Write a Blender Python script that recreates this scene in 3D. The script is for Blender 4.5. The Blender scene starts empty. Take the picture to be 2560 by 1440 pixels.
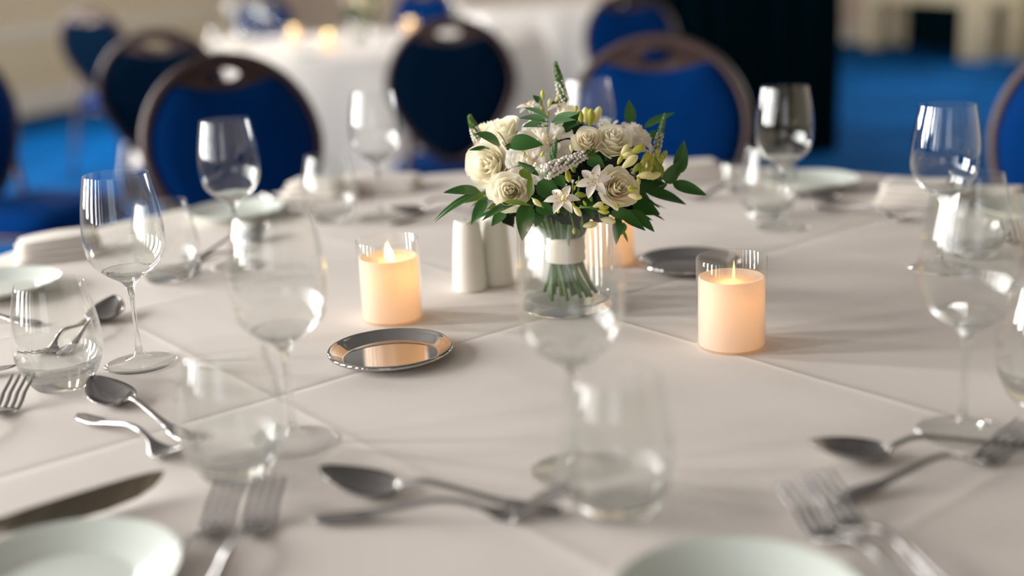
import bpy, bmesh, math, random
from mathutils import Vector, Matrix, noise
random.seed(7)
SC = bpy.context.scene
COL = SC.collection
PI = math.pi

# ------------------------------------------------------------------ camera
FPX, PITCH, ROLL = 3000.0, math.radians(15.6), math.radians(2.66)
ZT = 0.75                                  # table top height
CAM = Vector((0, 0, ZT + 0.416))
FW = Vector((0, math.cos(PITCH), -math.sin(PITCH)))
_up0 = Vector((0, math.sin(PITCH), math.cos(PITCH)))
_rt0 = Vector((1, 0, 0))
RT = _rt0 * math.cos(ROLL) - _up0 * math.sin(ROLL)
UP = _up0 * math.cos(ROLL) + _rt0 * math.sin(ROLL)
cam = bpy.data.cameras.new('camera')
cam.sensor_width = 36.0
cam.lens = 36.0 * FPX / 2560
cam.clip_start = 0.05
cam.dof.use_dof = True
cam.dof.focus_distance = 1.305
cam.dof.aperture_fstop = 1.5
camo = bpy.data.objects.new('camera', cam)
COL.objects.link(camo)
M4 = Matrix((RT, UP, -FW)).transposed().to_4x4()
M4.translation = CAM
camo.matrix_world = M4
SC.camera = camo

# ------------------------------------------------------------------ world, daylight, added fill windows, exposure
w = bpy.data.worlds.new('daylight')
SC.world = w
w.use_nodes = True
w.node_tree.nodes['Background'].inputs[0].default_value = (0.75, 0.86, 1.0, 1)
w.node_tree.nodes['Background'].inputs[1].default_value = 0.8
SC.view_settings.view_transform = 'Standard'
SC.view_settings.look = 'None'
SC.view_settings.gamma = 1
SC.view_settings.use_curve_mapping = False
SC.view_settings.exposure = 0.31
SC.cycles.use_denoising = True
SC.cycles.max_bounces = 16
SC.cycles.transmission_bounces = 14
SC.cycles.glossy_bounces = 6
SC.cycles.diffuse_bounces = 4
SC.cycles.transparent_max_bounces = 48
SC.cycles.blur_glossy = 0.5
SC.cycles.sample_clamp_indirect = 6.0

YC = 10.05                                          # where the left wall gives way to the slanted corner wall
XL, XR, YF, YB, ZC = -4.2, 5.3, -5.0, 14.0, 3.4     # room: left, right, front, back, ceiling
WIN = [-4.0, -2.65, -1.3, 0.05, 1.4, 2.75, 6.2, 8.4]          # centres of the tall left-wall windows; last two added unseen to brighten the background
WIN_W, WIN_Z1 = 0.52, 2.95
WIN_SILL = [0.7] * 6 + [1.1] * 2
DAY = (1.0, 0.985, 0.975)
for i, yc in enumerate(WIN):
    L = bpy.data.lights.new('window_daylight', 'AREA')
    L.shape = 'RECTANGLE'
    L.size, L.size_y = WIN_Z1 - WIN_SILL[i], WIN_W
    L.energy = (10, 25, 50, 110, 190, 210, 300, 300)[i]  # the far pair is added fill for the background
    L.color = DAY
    o = bpy.data.objects.new('window_daylight', L)
    COL.objects.link(o)
    o.location = (XL - 0.16, yc, (WIN_SILL[i] + WIN_Z1) / 2)
    o.rotation_euler = (0, -PI / 2, 0)
L = bpy.data.lights.new('front_window_daylight', 'AREA')
L.shape = 'RECTANGLE'; L.size, L.size_y = 2.4, 1.9
L.energy = 15; L.color = DAY
o = bpy.data.objects.new('front_window_daylight', L)
COL.objects.link(o); o.location = (-0.9, YF - 0.16, 1.9); o.rotation_euler = (PI / 2, 0, 0)

FILL_WIN = [7.4, 9.4, 11.4]                              # unseen windows added in the far right wall to brighten the background
for yc in FILL_WIN:
    L = bpy.data.lights.new('right_fill_light', 'AREA')
    L.shape = 'RECTANGLE'; L.size, L.size_y = 1.85, 1.0
    L.energy = 110; L.color = DAY
    o = bpy.data.objects.new('right_fill_light', L)
    COL.objects.link(o); o.location = (XR + 0.16, yc, 2.02); o.rotation_euler = (0, PI / 2, 0)

# ------------------------------------------------------------------ helpers
def ray(x, y):
    return FW * FPX + RT * (x - 1280) + UP * (720 - y)
def T(x, y, z=0.0):
    """point seen at photo pixel x, y on the level z above the table top"""
    v = ray(x, y); t = (ZT + z - CAM.z) / v.z
    return CAM + v * t
def at(x, y, Y):
    v = ray(x, y)
    return CAM + v * (Y / v.y)

def node_mat(name):
    m = bpy.data.materials.new(name); m.use_nodes = True
    nt = m.node_tree; nt.nodes.clear()
    out = nt.nodes.new('ShaderNodeOutputMaterial')
    return m, nt, out
def N(nt, t, **kw):
    n = nt.nodes.new(t)
    for k, v in kw.items():
        if k.startswith('i_'):
            key = k[2:]
            n.inputs[int(key) if key.isdigit() else key].default_value = v
        else:
            setattr(n, k, v)
    return n
def c4(c): return (c[0], c[1], c[2], 1)
def srgb(r, g, b):
    f = lambda u: (u / 255 / 12.92) if u / 255 <= .04045 else ((u / 255 + .055) / 1.055) ** 2.4
    return (f(r), f(g), f(b))
def pmat(name, col, col2=None, rough=0.5, metal=0.0, scale=20, bump=0.0, bscale=200, sheen=0, coat=0, spec=0.5, sss=0):
    """principled material, two colours mixed by noise, fine noise relief"""
    m, nt, out = node_mat(name)
    b = N(nt, 'ShaderNodeBsdfPrincipled')
    b.inputs['Roughness'].default_value = rough
    b.inputs['Metallic'].default_value = metal
    b.inputs['Specular IOR Level'].default_value = spec
    if sheen: b.inputs['Sheen Weight'].default_value = sheen
    if coat: b.inputs['Coat Weight'].default_value = coat
    if sss:
        b.inputs['Subsurface Weight'].default_value = sss
        b.inputs['Subsurface Radius'].default_value = (.01, .008, .005)
    tc = N(nt, 'ShaderNodeTexCoord')
    nz = N(nt, 'ShaderNodeTexNoise'); nz.inputs['Scale'].default_value = scale; nz.inputs['Detail'].default_value = 4
    nt.links.new(tc.outputs['Object'], nz.inputs['Vector'])
    mx = N(nt, 'ShaderNodeMix', data_type='RGBA')
    mx.inputs['A'].default_value = c4(col)
    mx.inputs['B'].default_value = c4(col2 or tuple(u * .88 for u in col))
    nt.links.new(nz.outputs[0], mx.inputs['Factor'])
    nt.links.new(mx.outputs['Result'], b.inputs['Base Color'])
    if bump:
        n2 = N(nt, 'ShaderNodeTexNoise'); n2.inputs['Scale'].default_value = bscale; n2.inputs['Detail'].default_value = 2
        nt.links.new(tc.outputs['Object'], n2.inputs['Vector'])
        bp = N(nt, 'ShaderNodeBump'); bp.inputs['Strength'].default_value = bump; bp.inputs['Distance'].default_value = .002
        nt.links.new(n2.outputs[0], bp.inputs['Height'])
        nt.links.new(bp.outputs[0], b.inputs['Normal'])
    nt.links.new(b.outputs[0], out.inputs[0])
    return m
def leafmat(name, col, col2, trans=.3, rough=.4, scale=60, spec=.4):
    """thin plant tissue: principled front plus light coming through"""
    m = pmat(name, col, col2, rough=rough, scale=scale, spec=spec)
    nt = m.node_tree
    b = [n for n in nt.nodes if n.type == 'BSDF_PRINCIPLED'][0]
    out = [n for n in nt.nodes if n.type == 'OUTPUT_MATERIAL'][0]
    mxc = [n for n in nt.nodes if n.type == 'MIX'][0]
    t = N(nt, 'ShaderNodeBsdfTranslucent')
    nt.links.new(mxc.outputs['Result'], t.inputs[0])
    ms = N(nt, 'ShaderNodeMixShader'); ms.inputs[0].default_value = trans
    nt.links.new(b.outputs[0], ms.inputs[1]); nt.links.new(t.outputs[0], ms.inputs[2])
    nt.links.new(ms.outputs[0], out.inputs[0])
    return m
def thin_glass(name, tint=(.985, .99, .985), f0=.035, edge=.9):
    m, nt, out = node_mat(name)
    lw = N(nt, 'ShaderNodeLayerWeight'); lw.inputs[0].default_value = .5
    pw = N(nt, 'ShaderNodeMath', operation='POWER'); pw.inputs[1].default_value = 4.2
    nt.links.new(lw.outputs['Facing'], pw.inputs[0])
    ml = N(nt, 'ShaderNodeMath', operation='MULTIPLY_ADD'); ml.inputs[1].default_value = edge; ml.inputs[2].default_value = f0
    nt.links.new(pw.outputs[0], ml.inputs[0])
    mc = N(nt, 'ShaderNodeMath', operation='MINIMUM'); mc.inputs[1].default_value = 1.0
    nt.links.new(ml.outputs[0], mc.inputs[0])
    tr = N(nt, 'ShaderNodeBsdfTransparent'); tr.inputs[0].default_value = c4(tint)
    gl = N(nt, 'ShaderNodeBsdfGlossy'); gl.inputs['Roughness'].default_value = 0.0; gl.inputs[0].default_value = (1, 1, 1, 1)
    ms = N(nt, 'ShaderNodeMixShader')
    nt.links.new(mc.outputs[0], ms.inputs[0]); nt.links.new(tr.outputs[0], ms.inputs[1]); nt.links.new(gl.outputs[0], ms.inputs[2])
    nt.links.new(ms.outputs[0], out.inputs[0])
    return m
def solid_glass(name, ior=1.45):
    m, nt, out = node_mat(name)
    g = N(nt, 'ShaderNodeBsdfGlass'); g.inputs['IOR'].default_value = ior; g.inputs['Roughness'].default_value = 0
    g.inputs[0].default_value = (.985, .995, .99, 1)
    tr = N(nt, 'ShaderNodeBsdfTransparent'); ms = N(nt, 'ShaderNodeMixShader'); ms.inputs[0].default_value = .2
    nt.links.new(g.outputs[0], ms.inputs[1]); nt.links.new(tr.outputs[0], ms.inputs[2])
    nt.links.new(ms.outputs[0], out.inputs[0])
    return m

def mesh(name, vs, fs, mats, smooth=True, midx=None):
    me = bpy.data.meshes.new(name)
    me.from_pydata([tuple(v) for v in vs], [], [tuple(f) for f in fs])
    for m in (mats if isinstance(mats, (list, tuple)) else [mats]):
        me.materials.append(m)
    if midx: me.polygons.foreach_set('material_index', midx)
    if smooth: me.polygons.foreach_set('use_smooth', [True] * len(me.polygons))
    me.update()
    return me
def sharp(me, deg=35):
    me.set_sharp_from_angle(angle=math.radians(deg)); return me
def obj(name, me, parent=None, loc=(0, 0, 0), rot=(0, 0, 0), sc=None):
    o = bpy.data.objects.new(name, me); COL.objects.link(o)
    o.parent = parent; o.location = loc; o.rotation_euler = rot
    if sc: o.scale = sc if isinstance(sc, (tuple, list, Vector)) else (sc, sc, sc)
    return o
def tag(o, label, cat, group=None):
    o['label'] = label; o['category'] = cat
    if group: o['group'] = group
    return o
def thing(name, label, cat, loc=(0, 0, 0), rz=0, group=None):
    return tag(obj(name, None, None, loc, (0, 0, rz)), label, cat, group)
def struct(name, me, parent=None, loc=(0, 0, 0)):
    o = obj(name, me, parent, loc); o['kind'] = 'structure'; return o
def copy_tree(o, label=None, loc=None, rz=None, parent=None, group=None):
    c = o.copy(); COL.objects.link(c)
    if parent: c.parent = parent
    if loc is not None: c.location = loc
    if rz is not None: c.rotation_euler = (0, 0, rz)
    if label: c['label'] = label
    if group: c['group'] = group
    for ch in list(o.children): copy_tree(ch, parent=c)
    return c

def lathe(prof, seg=48, closed=False):
    """profile of (r, z) points turned about z"""
    vs, fs, rows = [], [], []
    for r, z in prof:
        if r < 1e-6:
            rows.append([len(vs)]); vs.append((0, 0, z))
        else:
            rows.append(list(range(len(vs), len(vs) + seg)))
            for k in range(seg):
                a = 2 * PI * k / seg; vs.append((r * math.cos(a), r * math.sin(a), z))
    seq = list(range(len(rows)))
    pairs = list(zip(seq[:-1], seq[1:]))
    if closed: pairs.append((seq[-1], 0))
    for i, j in pairs:
        A, B = rows[i], rows[j]
        for k in range(seg):
            k2 = (k + 1) % seg
            if len(A) == 1 and len(B) == 1: continue
            if len(A) == 1: fs.append((A[0], B[k2], B[k]))
            elif len(B) == 1: fs.append((A[k], A[k2], B[0]))
            else: fs.append((A[k], A[k2], B[k2], B[k]))
    return vs, fs
def smooth_prof(pts, n=4):
    """Catmull-Rom through (r, z) points"""
    out = []
    P = [pts[0]] + list(pts) + [pts[-1]]
    for i in range(1, len(P) - 2):
        for k in range(n):
            t = k / n
            q = []
            for c in range(len(pts[0])):
                a, b, d, e = P[i - 1][c], P[i][c], P[i + 1][c], P[i + 2][c]
                q.append(.5 * (2 * b + (d - a) * t + (2 * a - 5 * b + 4 * d - e) * t * t + (3 * b - a - 3 * d + e) * t ** 3))
            out.append(tuple(q))
    out.append(tuple(pts[-1]))
    return out
def tube(path, rad, seg=8, closed=False, flat=1.0):
    """tube along 3-D points; rad is one radius or one per point"""
    P = [Vector(p) for p in path]; n = len(P)
    R = rad if isinstance(rad, (list, tuple)) else [rad] * n
    vs, fs = [], []
    t0 = (P[1] - P[0]).normalized()
    nrm = t0.orthogonal().normalized()
    for i in range(n):
        if closed: t = (P[(i + 1) % n] - P[i - 1]).normalized()
        else: t = (P[min(i + 1, n - 1)] - P[max(i - 1, 0)]).normalized()
        nrm = (nrm - t * nrm.dot(t)).normalized()
        bn = t.cross(nrm)
        for k in range(seg):
            a = 2 * PI * k / seg
            vs.append(P[i] + (nrm * math.cos(a) + bn * math.sin(a) * flat) * R[i])
    for i in range(n if closed else n - 1):
        j = (i + 1) % n
        for k in range(seg):
            k2 = (k + 1) % seg
            fs.append((i * seg + k, i * seg + k2, j * seg + k2, j * seg + k))
    if not closed:
        fs.append(tuple(range(seg))[::-1]); fs.append(tuple(range((n - 1) * seg, n * seg)))
    return vs, fs
def add(vs, fs, nv, nf):
    b = len(vs); vs.extend(nv); fs.extend([tuple(i + b for i in f) for f in nf])
def box(x0, x1, y0, y1, z0, z1):
    v = [(x0, y0, z0), (x1, y0, z0), (x1, y1, z0), (x0, y1, z0), (x0, y0, z1), (x1, y0, z1), (x1, y1, z1), (x0, y1, z1)]
    f = [(0, 3, 2, 1), (4, 5, 6, 7), (0, 1, 5, 4), (1, 2, 6, 5), (2, 3, 7, 6), (3, 0, 4, 7)]
    return v, f
def boxes(name, lst, mat, bevel=0):
    vs, fs = [], []
    for b in lst: add(vs, fs, *box(*b))
    me = mesh(name, vs, fs, mat, smooth=False)
    if bevel:
        bm = bmesh.new(); bm.from_mesh(me)
        bmesh.ops.bevel(bm, geom=list(bm.edges), offset=bevel, segments=2, affect='EDGES')
        bm.to_mesh(me); bm.free()
    return me
def pad(outline, cen, thick, rings=(1, .985, .95, .88, .75, .55, .3), both=False, edge=0.0):
    """cushion over a star-shaped outline in the local XY plane, bulging to +z"""
    vs, fs = [], []
    n = len(outline)
    def side(sg):
        base = []
        for s in rings:
            h = edge + thick * (1 - s ** 5) ** .5
            base.append(len(vs))
            for (x, y) in outline: vs.append((cen[0] + (x - cen[0]) * s, cen[1] + (y - cen[1]) * s, sg * h))
        base.append(len(vs)); vs.append((cen[0], cen[1], sg * (edge + thick)))
        for a, b in zip(base[:-2], base[1:-1]):
            for k in range(n):
                k2 = (k + 1) % n
                q = (a + k, a + k2, b + k2, b + k)
                fs.append(q if sg > 0 else q[::-1])
        for k in range(n):
            q = (base[-2] + k, base[-2] + (k + 1) % n, base[-1])
            fs.append(q if sg > 0 else q[::-1])
    side(1)
    if both:
        m = len(vs); side(-1)
        if edge:
            for k in range(n):
                k2 = (k + 1) % n
                fs.append((k, m + k, m + k2, k2))
    return vs, fs

# ------------------------------------------------------------------ materials
M = {}
M['cloth_far'] = pmat('white_linen', srgb(232, 226, 220), srgb(222, 215, 208), rough=.85, scale=3, bump=.2, bscale=900, spec=.15)
M['wall'] = pmat('beige_paint', srgb(206, 190, 160), srgb(198, 181, 150), rough=.8, scale=2)
M['wall_b'] = pmat('pale_paint', srgb(200, 180, 162), srgb(190, 172, 154), rough=.8, scale=2)
M['ceiling'] = pmat('ceiling_paint', srgb(138, 132, 126), srgb(130, 124, 118), rough=.9, scale=2)
M['trim'] = pmat('trim_paint', srgb(214, 206, 192), srgb(205, 196, 182), rough=.5, scale=3)
M['wood_dark'] = pmat('olive_brown_wood', srgb(132, 116, 72), srgb(110, 95, 58), rough=.5, scale=5)
M['carpet'] = pmat('blue_carpet', srgb(0, 92, 160), srgb(0, 22, 52), rough=.95, scale=1.7, bump=.5, bscale=300, spec=.03)
M['blue'] = pmat('royal_blue_fabric', srgb(0, 46, 102), srgb(0, 41, 94), rough=.9, scale=30, bump=.3, bscale=700, spec=.04)
M['navy'] = pmat('navy_fabric', srgb(0, 22, 42), srgb(0, 18, 36), rough=.9, scale=30, bump=.3, bscale=700, spec=.04)
M['frame'] = pmat('brown_metal', srgb(74, 55, 52), srgb(60, 44, 42), rough=.5, metal=.25, scale=15)
M['black'] = pmat('black_drape', srgb(0, 20, 26), srgb(0, 14, 20), rough=.95, scale=4, spec=.02)
M['cream'] = pmat('cream_paint', srgb(214, 202, 172), srgb(204, 190, 158), rough=.5, scale=4)
M['glass'] = thin_glass('thin_glass')
M['glass2'] = solid_glass('solid_glass')
M['pane'] = thin_glass('window_glass', f0=.04, edge=.5)
M['silver'] = pmat('polished_steel', (.40, .385, .38), (.33, .32, .315), rough=.17, metal=1, scale=40)
M['tray'] = pmat('silver_plate', (.52, .51, .50), (.47, .46, .45), rough=.045, metal=1, scale=25)
M['porcelain'] = pmat('white_porcelain', srgb(226, 232, 224), srgb(220, 226, 218), rough=.18, scale=3, spec=.5)
M['ceramic'] = pmat('white_ceramic', srgb(236, 230, 220), srgb(228, 222, 212), rough=.25, scale=6)
M['napkin'] = pmat('napkin_linen', srgb(238, 230, 222), srgb(230, 222, 214), rough=.9, scale=5, bump=.25, bscale=900, spec=.1)
M['rose'] = leafmat('cream_petal', srgb(255, 251, 238), srgb(253, 245, 220), trans=.4, rough=.6, scale=35, spec=.2)
M['rose_y'] = leafmat('cream_petal_warm', srgb(255, 249, 234), srgb(254, 243, 218), trans=.45, rough=.6, scale=35, spec=.2)
M['lisi'] = leafmat('white_petal', srgb(255, 250, 242), srgb(252, 243, 228), trans=.4, rough=.6, scale=35, spec=.2)
M['star'] = leafmat('white_star_petal', srgb(255, 248, 240), srgb(250, 238, 224), trans=.3, rough=.5, scale=60, spec=.25)
M['bud'] = leafmat('cream_bud', srgb(252, 246, 204), srgb(240, 230, 150), trans=.3, rough=.45, scale=90)
M['bud_y'] = leafmat('yellow_green_bud', srgb(226, 220, 100), srgb(190, 192, 72), trans=.25, rough=.45, scale=90)
M['bud_g'] = leafmat('green_bud', srgb(168, 178, 66), srgb(126, 146, 50), trans=.25, rough=.45, scale=90)
M['leaf'] = leafmat('dark_green_leaf', srgb(64, 108, 42), srgb(34, 78, 32), trans=.2, rough=.32, scale=40, spec=.5)
M['leaf_l'] = leafmat('light_green_leaf', srgb(122, 142, 48), srgb(88, 116, 40), trans=.3, rough=.45, scale=40)
M['leaf_s'] = leafmat('silvery_green_leaf', srgb(124, 158, 112), srgb(92, 132, 88), trans=.2, rough=.7, scale=60, spec=.2)
M['stem'] = pmat('green_stem', srgb(96, 128, 52), srgb(70, 104, 44), rough=.5, scale=60)
M['anther'] = pmat('orange_anther', srgb(222, 150, 30), srgb(200, 120, 20), rough=.7, scale=300)
M['ribbon'] = pmat('satin_ribbon', srgb(240, 226, 212), srgb(226, 210, 196), rough=.4, scale=80)
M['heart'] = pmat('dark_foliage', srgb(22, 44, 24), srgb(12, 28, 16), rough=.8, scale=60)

# wax: a thin shell that scatters light coming through from the lamp inside
m, nt, out = node_mat('candle_wax')
df = N(nt, 'ShaderNodeBsdfDiffuse'); df.inputs[0].default_value = (.88, .80, .72, 1)
tl = N(nt, 'ShaderNodeBsdfTranslucent'); tl.inputs[0].default_value = (.95, .80, .62, 1)
ms = N(nt, 'ShaderNodeMixShader'); ms.inputs[0].default_value = .42
nt.links.new(df.outputs[0], ms.inputs[1]); nt.links.new(tl.outputs[0], ms.inputs[2]); nt.links.new(ms.outputs[0], out.inputs[0])
M['wax'] = m
def flame_mat(name, c, s):
    m, nt, out = node_mat(name)
    e = N(nt, 'ShaderNodeEmission'); e.inputs[0].default_value = c4(c); e.inputs[1].default_value = s
    nt.links.new(e.outputs[0], out.inputs[0]); return m
M['flame'] = flame_mat('flame_glow', (1.0, .70, .16), 14.0)
M['flame_dim'] = flame_mat('flame_glow_dim', (1.0, .60, .2), 2.2)

# table linen with ironed fold creases and a fine weave
TC = Vector((0.052, 1.467, 0)); TR = 0.912
m, nt, out = node_mat('ironed_tablecloth')
b = N(nt, 'ShaderNodeBsdfPrincipled'); b.inputs['Roughness'].default_value = .85; b.inputs['Specular IOR Level'].default_value = .12
tc = N(nt, 'ShaderNodeTexCoord')
nz = N(nt, 'ShaderNodeTexNoise'); nz.inputs['Scale'].default_value = 3
nt.links.new(tc.outputs['Object'], nz.inputs['Vector'])
mx = N(nt, 'ShaderNodeMix', data_type='RGBA'); mx.inputs['A'].default_value = c4(srgb(232, 223, 216)); mx.inputs['B'].default_value = c4(srgb(225, 216, 209))
nt.links.new(nz.outputs[0], mx.inputs['Factor']); nt.links.new(mx.outputs['Result'], b.inputs['Base Color'])
hsum = None
U1, U2 = math.radians(-51.5), math.radians(39.0)
CRE = [(U1, .921, .0045, 1.0), (U2, 1.026, .0055, -1.0), (U1, .511, .006, .8), (U1, .10, .006, .6), (U2, .44, .007, .8), (U2, 1.45, .007, .6), (U1, 1.36, .007, .6)]
for ang, cc, wd, amp in CRE:
    nrm = Vector((-math.sin(ang), math.cos(ang), 0))
    dp = N(nt, 'ShaderNodeVectorMath', operation='DOT_PRODUCT'); dp.inputs[1].default_value = nrm
    nt.links.new(tc.outputs['Object'], dp.inputs[0])
    s1 = N(nt, 'ShaderNodeMath', operation='MULTIPLY_ADD'); s1.inputs[1].default_value = 1 / wd; s1.inputs[2].default_value = -(cc - nrm.dot(TC)) / wd
    nt.links.new(dp.outputs['Value'], s1.inputs[0])
    s2 = N(nt, 'ShaderNodeMath', operation='MULTIPLY'); nt.links.new(s1.outputs[0], s2.inputs[0]); nt.links.new(s1.outputs[0], s2.inputs[1])
    s3 = N(nt, 'ShaderNodeMath', operation='ADD'); s3.inputs[1].default_value = 1; nt.links.new(s2.outputs[0], s3.inputs[0])
    s4 = N(nt, 'ShaderNodeMath', operation='DIVIDE'); s4.inputs[0].default_value = amp; nt.links.new(s3.outputs[0], s4.inputs[1])
    if hsum is None: hsum = s4
    else:
        ad = N(nt, 'ShaderNodeMath', operation='ADD'); nt.links.new(hsum.outputs[0], ad.inputs[0]); nt.links.new(s4.outputs[0], ad.inputs[1]); hsum = ad
bp = N(nt, 'ShaderNodeBump'); bp.inputs['Strength'].default_value = 1; bp.inputs['Distance'].default_value = .0011
nt.links.new(hsum.outputs[0], bp.inputs['Height'])
n2 = N(nt, 'ShaderNodeTexNoise'); n2.inputs['Scale'].default_value = 1100
nt.links.new(tc.outputs['Object'], n2.inputs['Vector'])
bp2 = N(nt, 'ShaderNodeBump'); bp2.inputs['Strength'].default_value = .15; bp2.inputs['Distance'].default_value = .0006
nt.links.new(n2.outputs[0], bp2.inputs['Height']); nt.links.new(bp.outputs[0], bp2.inputs['Normal'])
nt.links.new(bp2.outputs[0], b.inputs['Normal'])
nt.links.new(b.outputs[0], out.inputs[0])
M['cloth'] = m

# ------------------------------------------------------------------ room shell
struct('floor', boxes('floor', [(XL - .3, XR + .3, YF - .3, YB + .3, -.1, 0)], M['carpet']))
struct('ceiling', boxes('ceiling', [(XL - .3, XR + .3, YF - .3, YB + .3, ZC, ZC + .1)], M['ceiling']))
lst, y = [], YF
for i, yc in enumerate(WIN):
    WIN_Z0 = WIN_SILL[i]
    lst.append((XL - .12, XL, y, yc - WIN_W / 2, 0, ZC)); y = yc + WIN_W / 2
    lst += [(XL - .12, XL, yc - WIN_W / 2, y, 0, WIN_Z0), (XL - .12, XL, yc - WIN_W / 2, y, WIN_Z1, ZC)]
lst.append((XL - .12, XL, y, YC, 0, ZC))
struct('wall_left', boxes('wall_left', lst, M['wall']))
def oblique(name, d0, d1, z0, z1, mat):              # boxes along the slanted wall that cuts the far left corner
    A, B = Vector((XL - .04, YC, 0)), Vector((-2.93, YB, 0))
    dr = (B - A).normalized(); nr = Vector((dr.y, -dr.x, 0)); vs, fs = [], []
    p = [A + nr * d0, B + nr * d0, B + nr * d1, A + nr * d1]
    v = [(q.x, q.y, z) for z in (z0, z1) for q in p]
    return struct(name, mesh(name, v, [(0, 3, 2, 1), (4, 5, 6, 7), (0, 1, 5, 4), (1, 2, 6, 5), (2, 3, 7, 6), (3, 0, 4, 7)], mat, smooth=False))
oblique('wall_corner', -.12, 0, 0, ZC, M['wall'])
oblique('baseboard_corner', 0, .03, 0, .22, M['trim'])
oblique('trim_3', 0, .03, .66, .74, M['trim'])
for i, yc in enumerate(WIN):  # the last two are the added far fill windows
    WIN_Z0 = WIN_SILL[i]; fr = .05; a0, a1 = yc - WIN_W / 2, yc + WIN_W / 2
    wo = struct('window_%d' % (i + 1), boxes('window_frame', [(-.08, -.03, a0, a0 + fr, WIN_Z0, WIN_Z1), (-.08, -.03, a1 - fr, a1, WIN_Z0, WIN_Z1), (-.08, -.03, a0, a1, WIN_Z0, WIN_Z0 + fr), (-.08, -.03, a0, a1, WIN_Z1 - fr, WIN_Z1), (-.08, -.03, a0, a1, 2.2, 2.24)], M['trim']), loc=(XL, 0, 0))
    struct('window_pane', boxes('window_pane', [(-.06, -.054, a0 + fr, a1 - fr, WIN_Z0 + fr, 2.2), (-.06, -.054, a0 + fr, a1 - fr, 2.24, WIN_Z1 - fr)], M['pane']), wo)
struct('wall_back', boxes('wall_back', [(XL, XR, YB, YB + .12, 0, ZC)], M['wall_b']))
lst, y = [], YF
for yc in FILL_WIN:
    lst.append((XR, XR + .12, y, yc - .5, 0, ZC)); y = yc + .5
    lst += [(XR, XR + .12, yc - .5, y, 0, 1.1), (XR, XR + .12, yc - .5, y, 2.95, ZC)]
lst.append((XR, XR + .12, y, YB, 0, ZC))
struct('wall_right', boxes('wall_right', lst, M['wall']))
for i, yc in enumerate(FILL_WIN):  # frames and panes of the added, unseen fill windows
    wo = struct('window_%d' % (i + 11), boxes('window_frame', [(.03, .08, yc - .5, yc - .45, 1.1, 2.95), (.03, .08, yc + .45, yc + .5, 1.1, 2.95), (.03, .08, yc - .5, yc + .5, 1.1, 1.15), (.03, .08, yc - .5, yc + .5, 2.9, 2.95)], M['trim']), loc=(XR, 0, 0))
    struct('window_pane', boxes('window_pane', [(.054, .06, yc - .45, yc + .45, 1.15, 2.9)], M['pane']), wo)
struct('wall_front', boxes('wall_front', [(XL, -2.1, YF - .12, YF, 0, ZC), (.3, XR, YF - .12, YF, 0, ZC), (-2.1, .3, YF - .12, YF, 0, .95), (-2.1, .3, YF - .12, YF, 2.85, ZC)], M['wall']))
wo = struct('window_10', boxes('window_frame', [(-2.1, -2.04, -.08, -.03, .95, 2.85), (.24, .3, -.08, -.03, .95, 2.85), (-2.1, .3, -.08, -.03, .95, 1.0), (-2.1, .3, -.08, -.03, 2.8, 2.85), (-.93, -.87, -.08, -.03, .95, 2.85)], M['trim']), loc=(0, YF, 0))
struct('window_pane', boxes('window_pane', [(-2.04, -.93, -.06, -.054, 1.0, 2.8), (-.87, .24, -.06, -.054, 1.0, 2.8)], M['pane']), wo)
struct('baseboard_left', boxes('baseboard_left', [(XL, XL + .03, YF, YC, 0, .22), (XL, XL + .015, YF, YC, .22, .25)], M['trim']))
struct('baseboard_back', boxes('baseboard_back', [(XL, XR, YB - .03, YB, 0, .22)], M['trim']))
struct('baseboard_right', boxes('baseboard_right', [(XR - .03, XR, YF, YB, 0, .22)], M['trim']))
struct('trim_1', boxes('dado_rail', [(XL, XL + .03, 3.3, YC, .68, .74), (XL, XL + .018, 3.3, YC, .62, .68)], M['trim']))

# ------------------------------------------------------------------ tables and cloths
def cloth_mesh(name, R, z0, mat, folds=18, flare=.06, top=ZT, flat_rings=40, seg=288, seed=0):
    """round cloth: flat top, rounded edge, drop hanging in folds down to z0"""
    vs, fs, rows = [], [], []
    prof = [(R * (k / flat_rings), 0, 0) for k in range(1, flat_rings)]
    prof += [(R, -.001, 0), (R + .006, -.006, 0), (R + .008, -.015, .05)]
    D = top - z0
    for k in range(1, 15):
        t = k / 14
        prof.append((R + .008 + flare * t ** .8, -.015 - (D - .015) * t, t))
    vs.append((0, 0, 0))
    for r, z, t in prof:
        rows.append(len(vs))
        for k in range(seg):
            a = 2 * PI * k / seg
            f = math.sin(folds * a + 2.0 * math.sin(3 * a + seed)) * .5 + .5 * math.sin((folds * .5) * a + seed + 1.3)
            rr = r + ((.055 if flare else .012) * f * t ** .7 if t > 0 else 0)
            zz = z + (0 if t > 0 else .0006 * noise.noise(Vector((r * math.cos(a) * 9, r * math.sin(a) * 9, seed))))
            vs.append((rr * math.cos(a), rr * math.sin(a), zz))
    for k in range(seg): fs.append((0, rows[0] + k, rows[0] + (k + 1) % seg))
    for i in range(len(rows) - 1):
        for k in range(seg):
            k2 = (k + 1) % seg
            fs.append((rows[i] + k, rows[i + 1] + k, rows[i + 1] + k2, rows[i] + k2))
    return mesh(name, vs, fs, mat)
def table_under(label, c, R):
    t = thing('round_table', label, 'table', (c[0], c[1], 0))
    obj('tabletop', sharp(mesh('tabletop', *lathe([(0, ZT - .035), (R, ZT - .035), (R + .002, ZT - .02), (R, ZT - .006), (0, ZT - .006)], 64), M['wood_dark'])), t)
    for k in range(4):
        a = PI / 4 + k * PI / 2
        obj('leg', mesh('leg', *tube([(R * .55 * math.cos(a), R * .55 * math.sin(a), ZT - .03), (R * .62 * math.cos(a), R * .62 * math.sin(a), 0)], .016, 8), M['frame']), t)
    return t
table_under('round banquet table under the near white cloth, hidden beneath it', TC, TR - .012)
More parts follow.
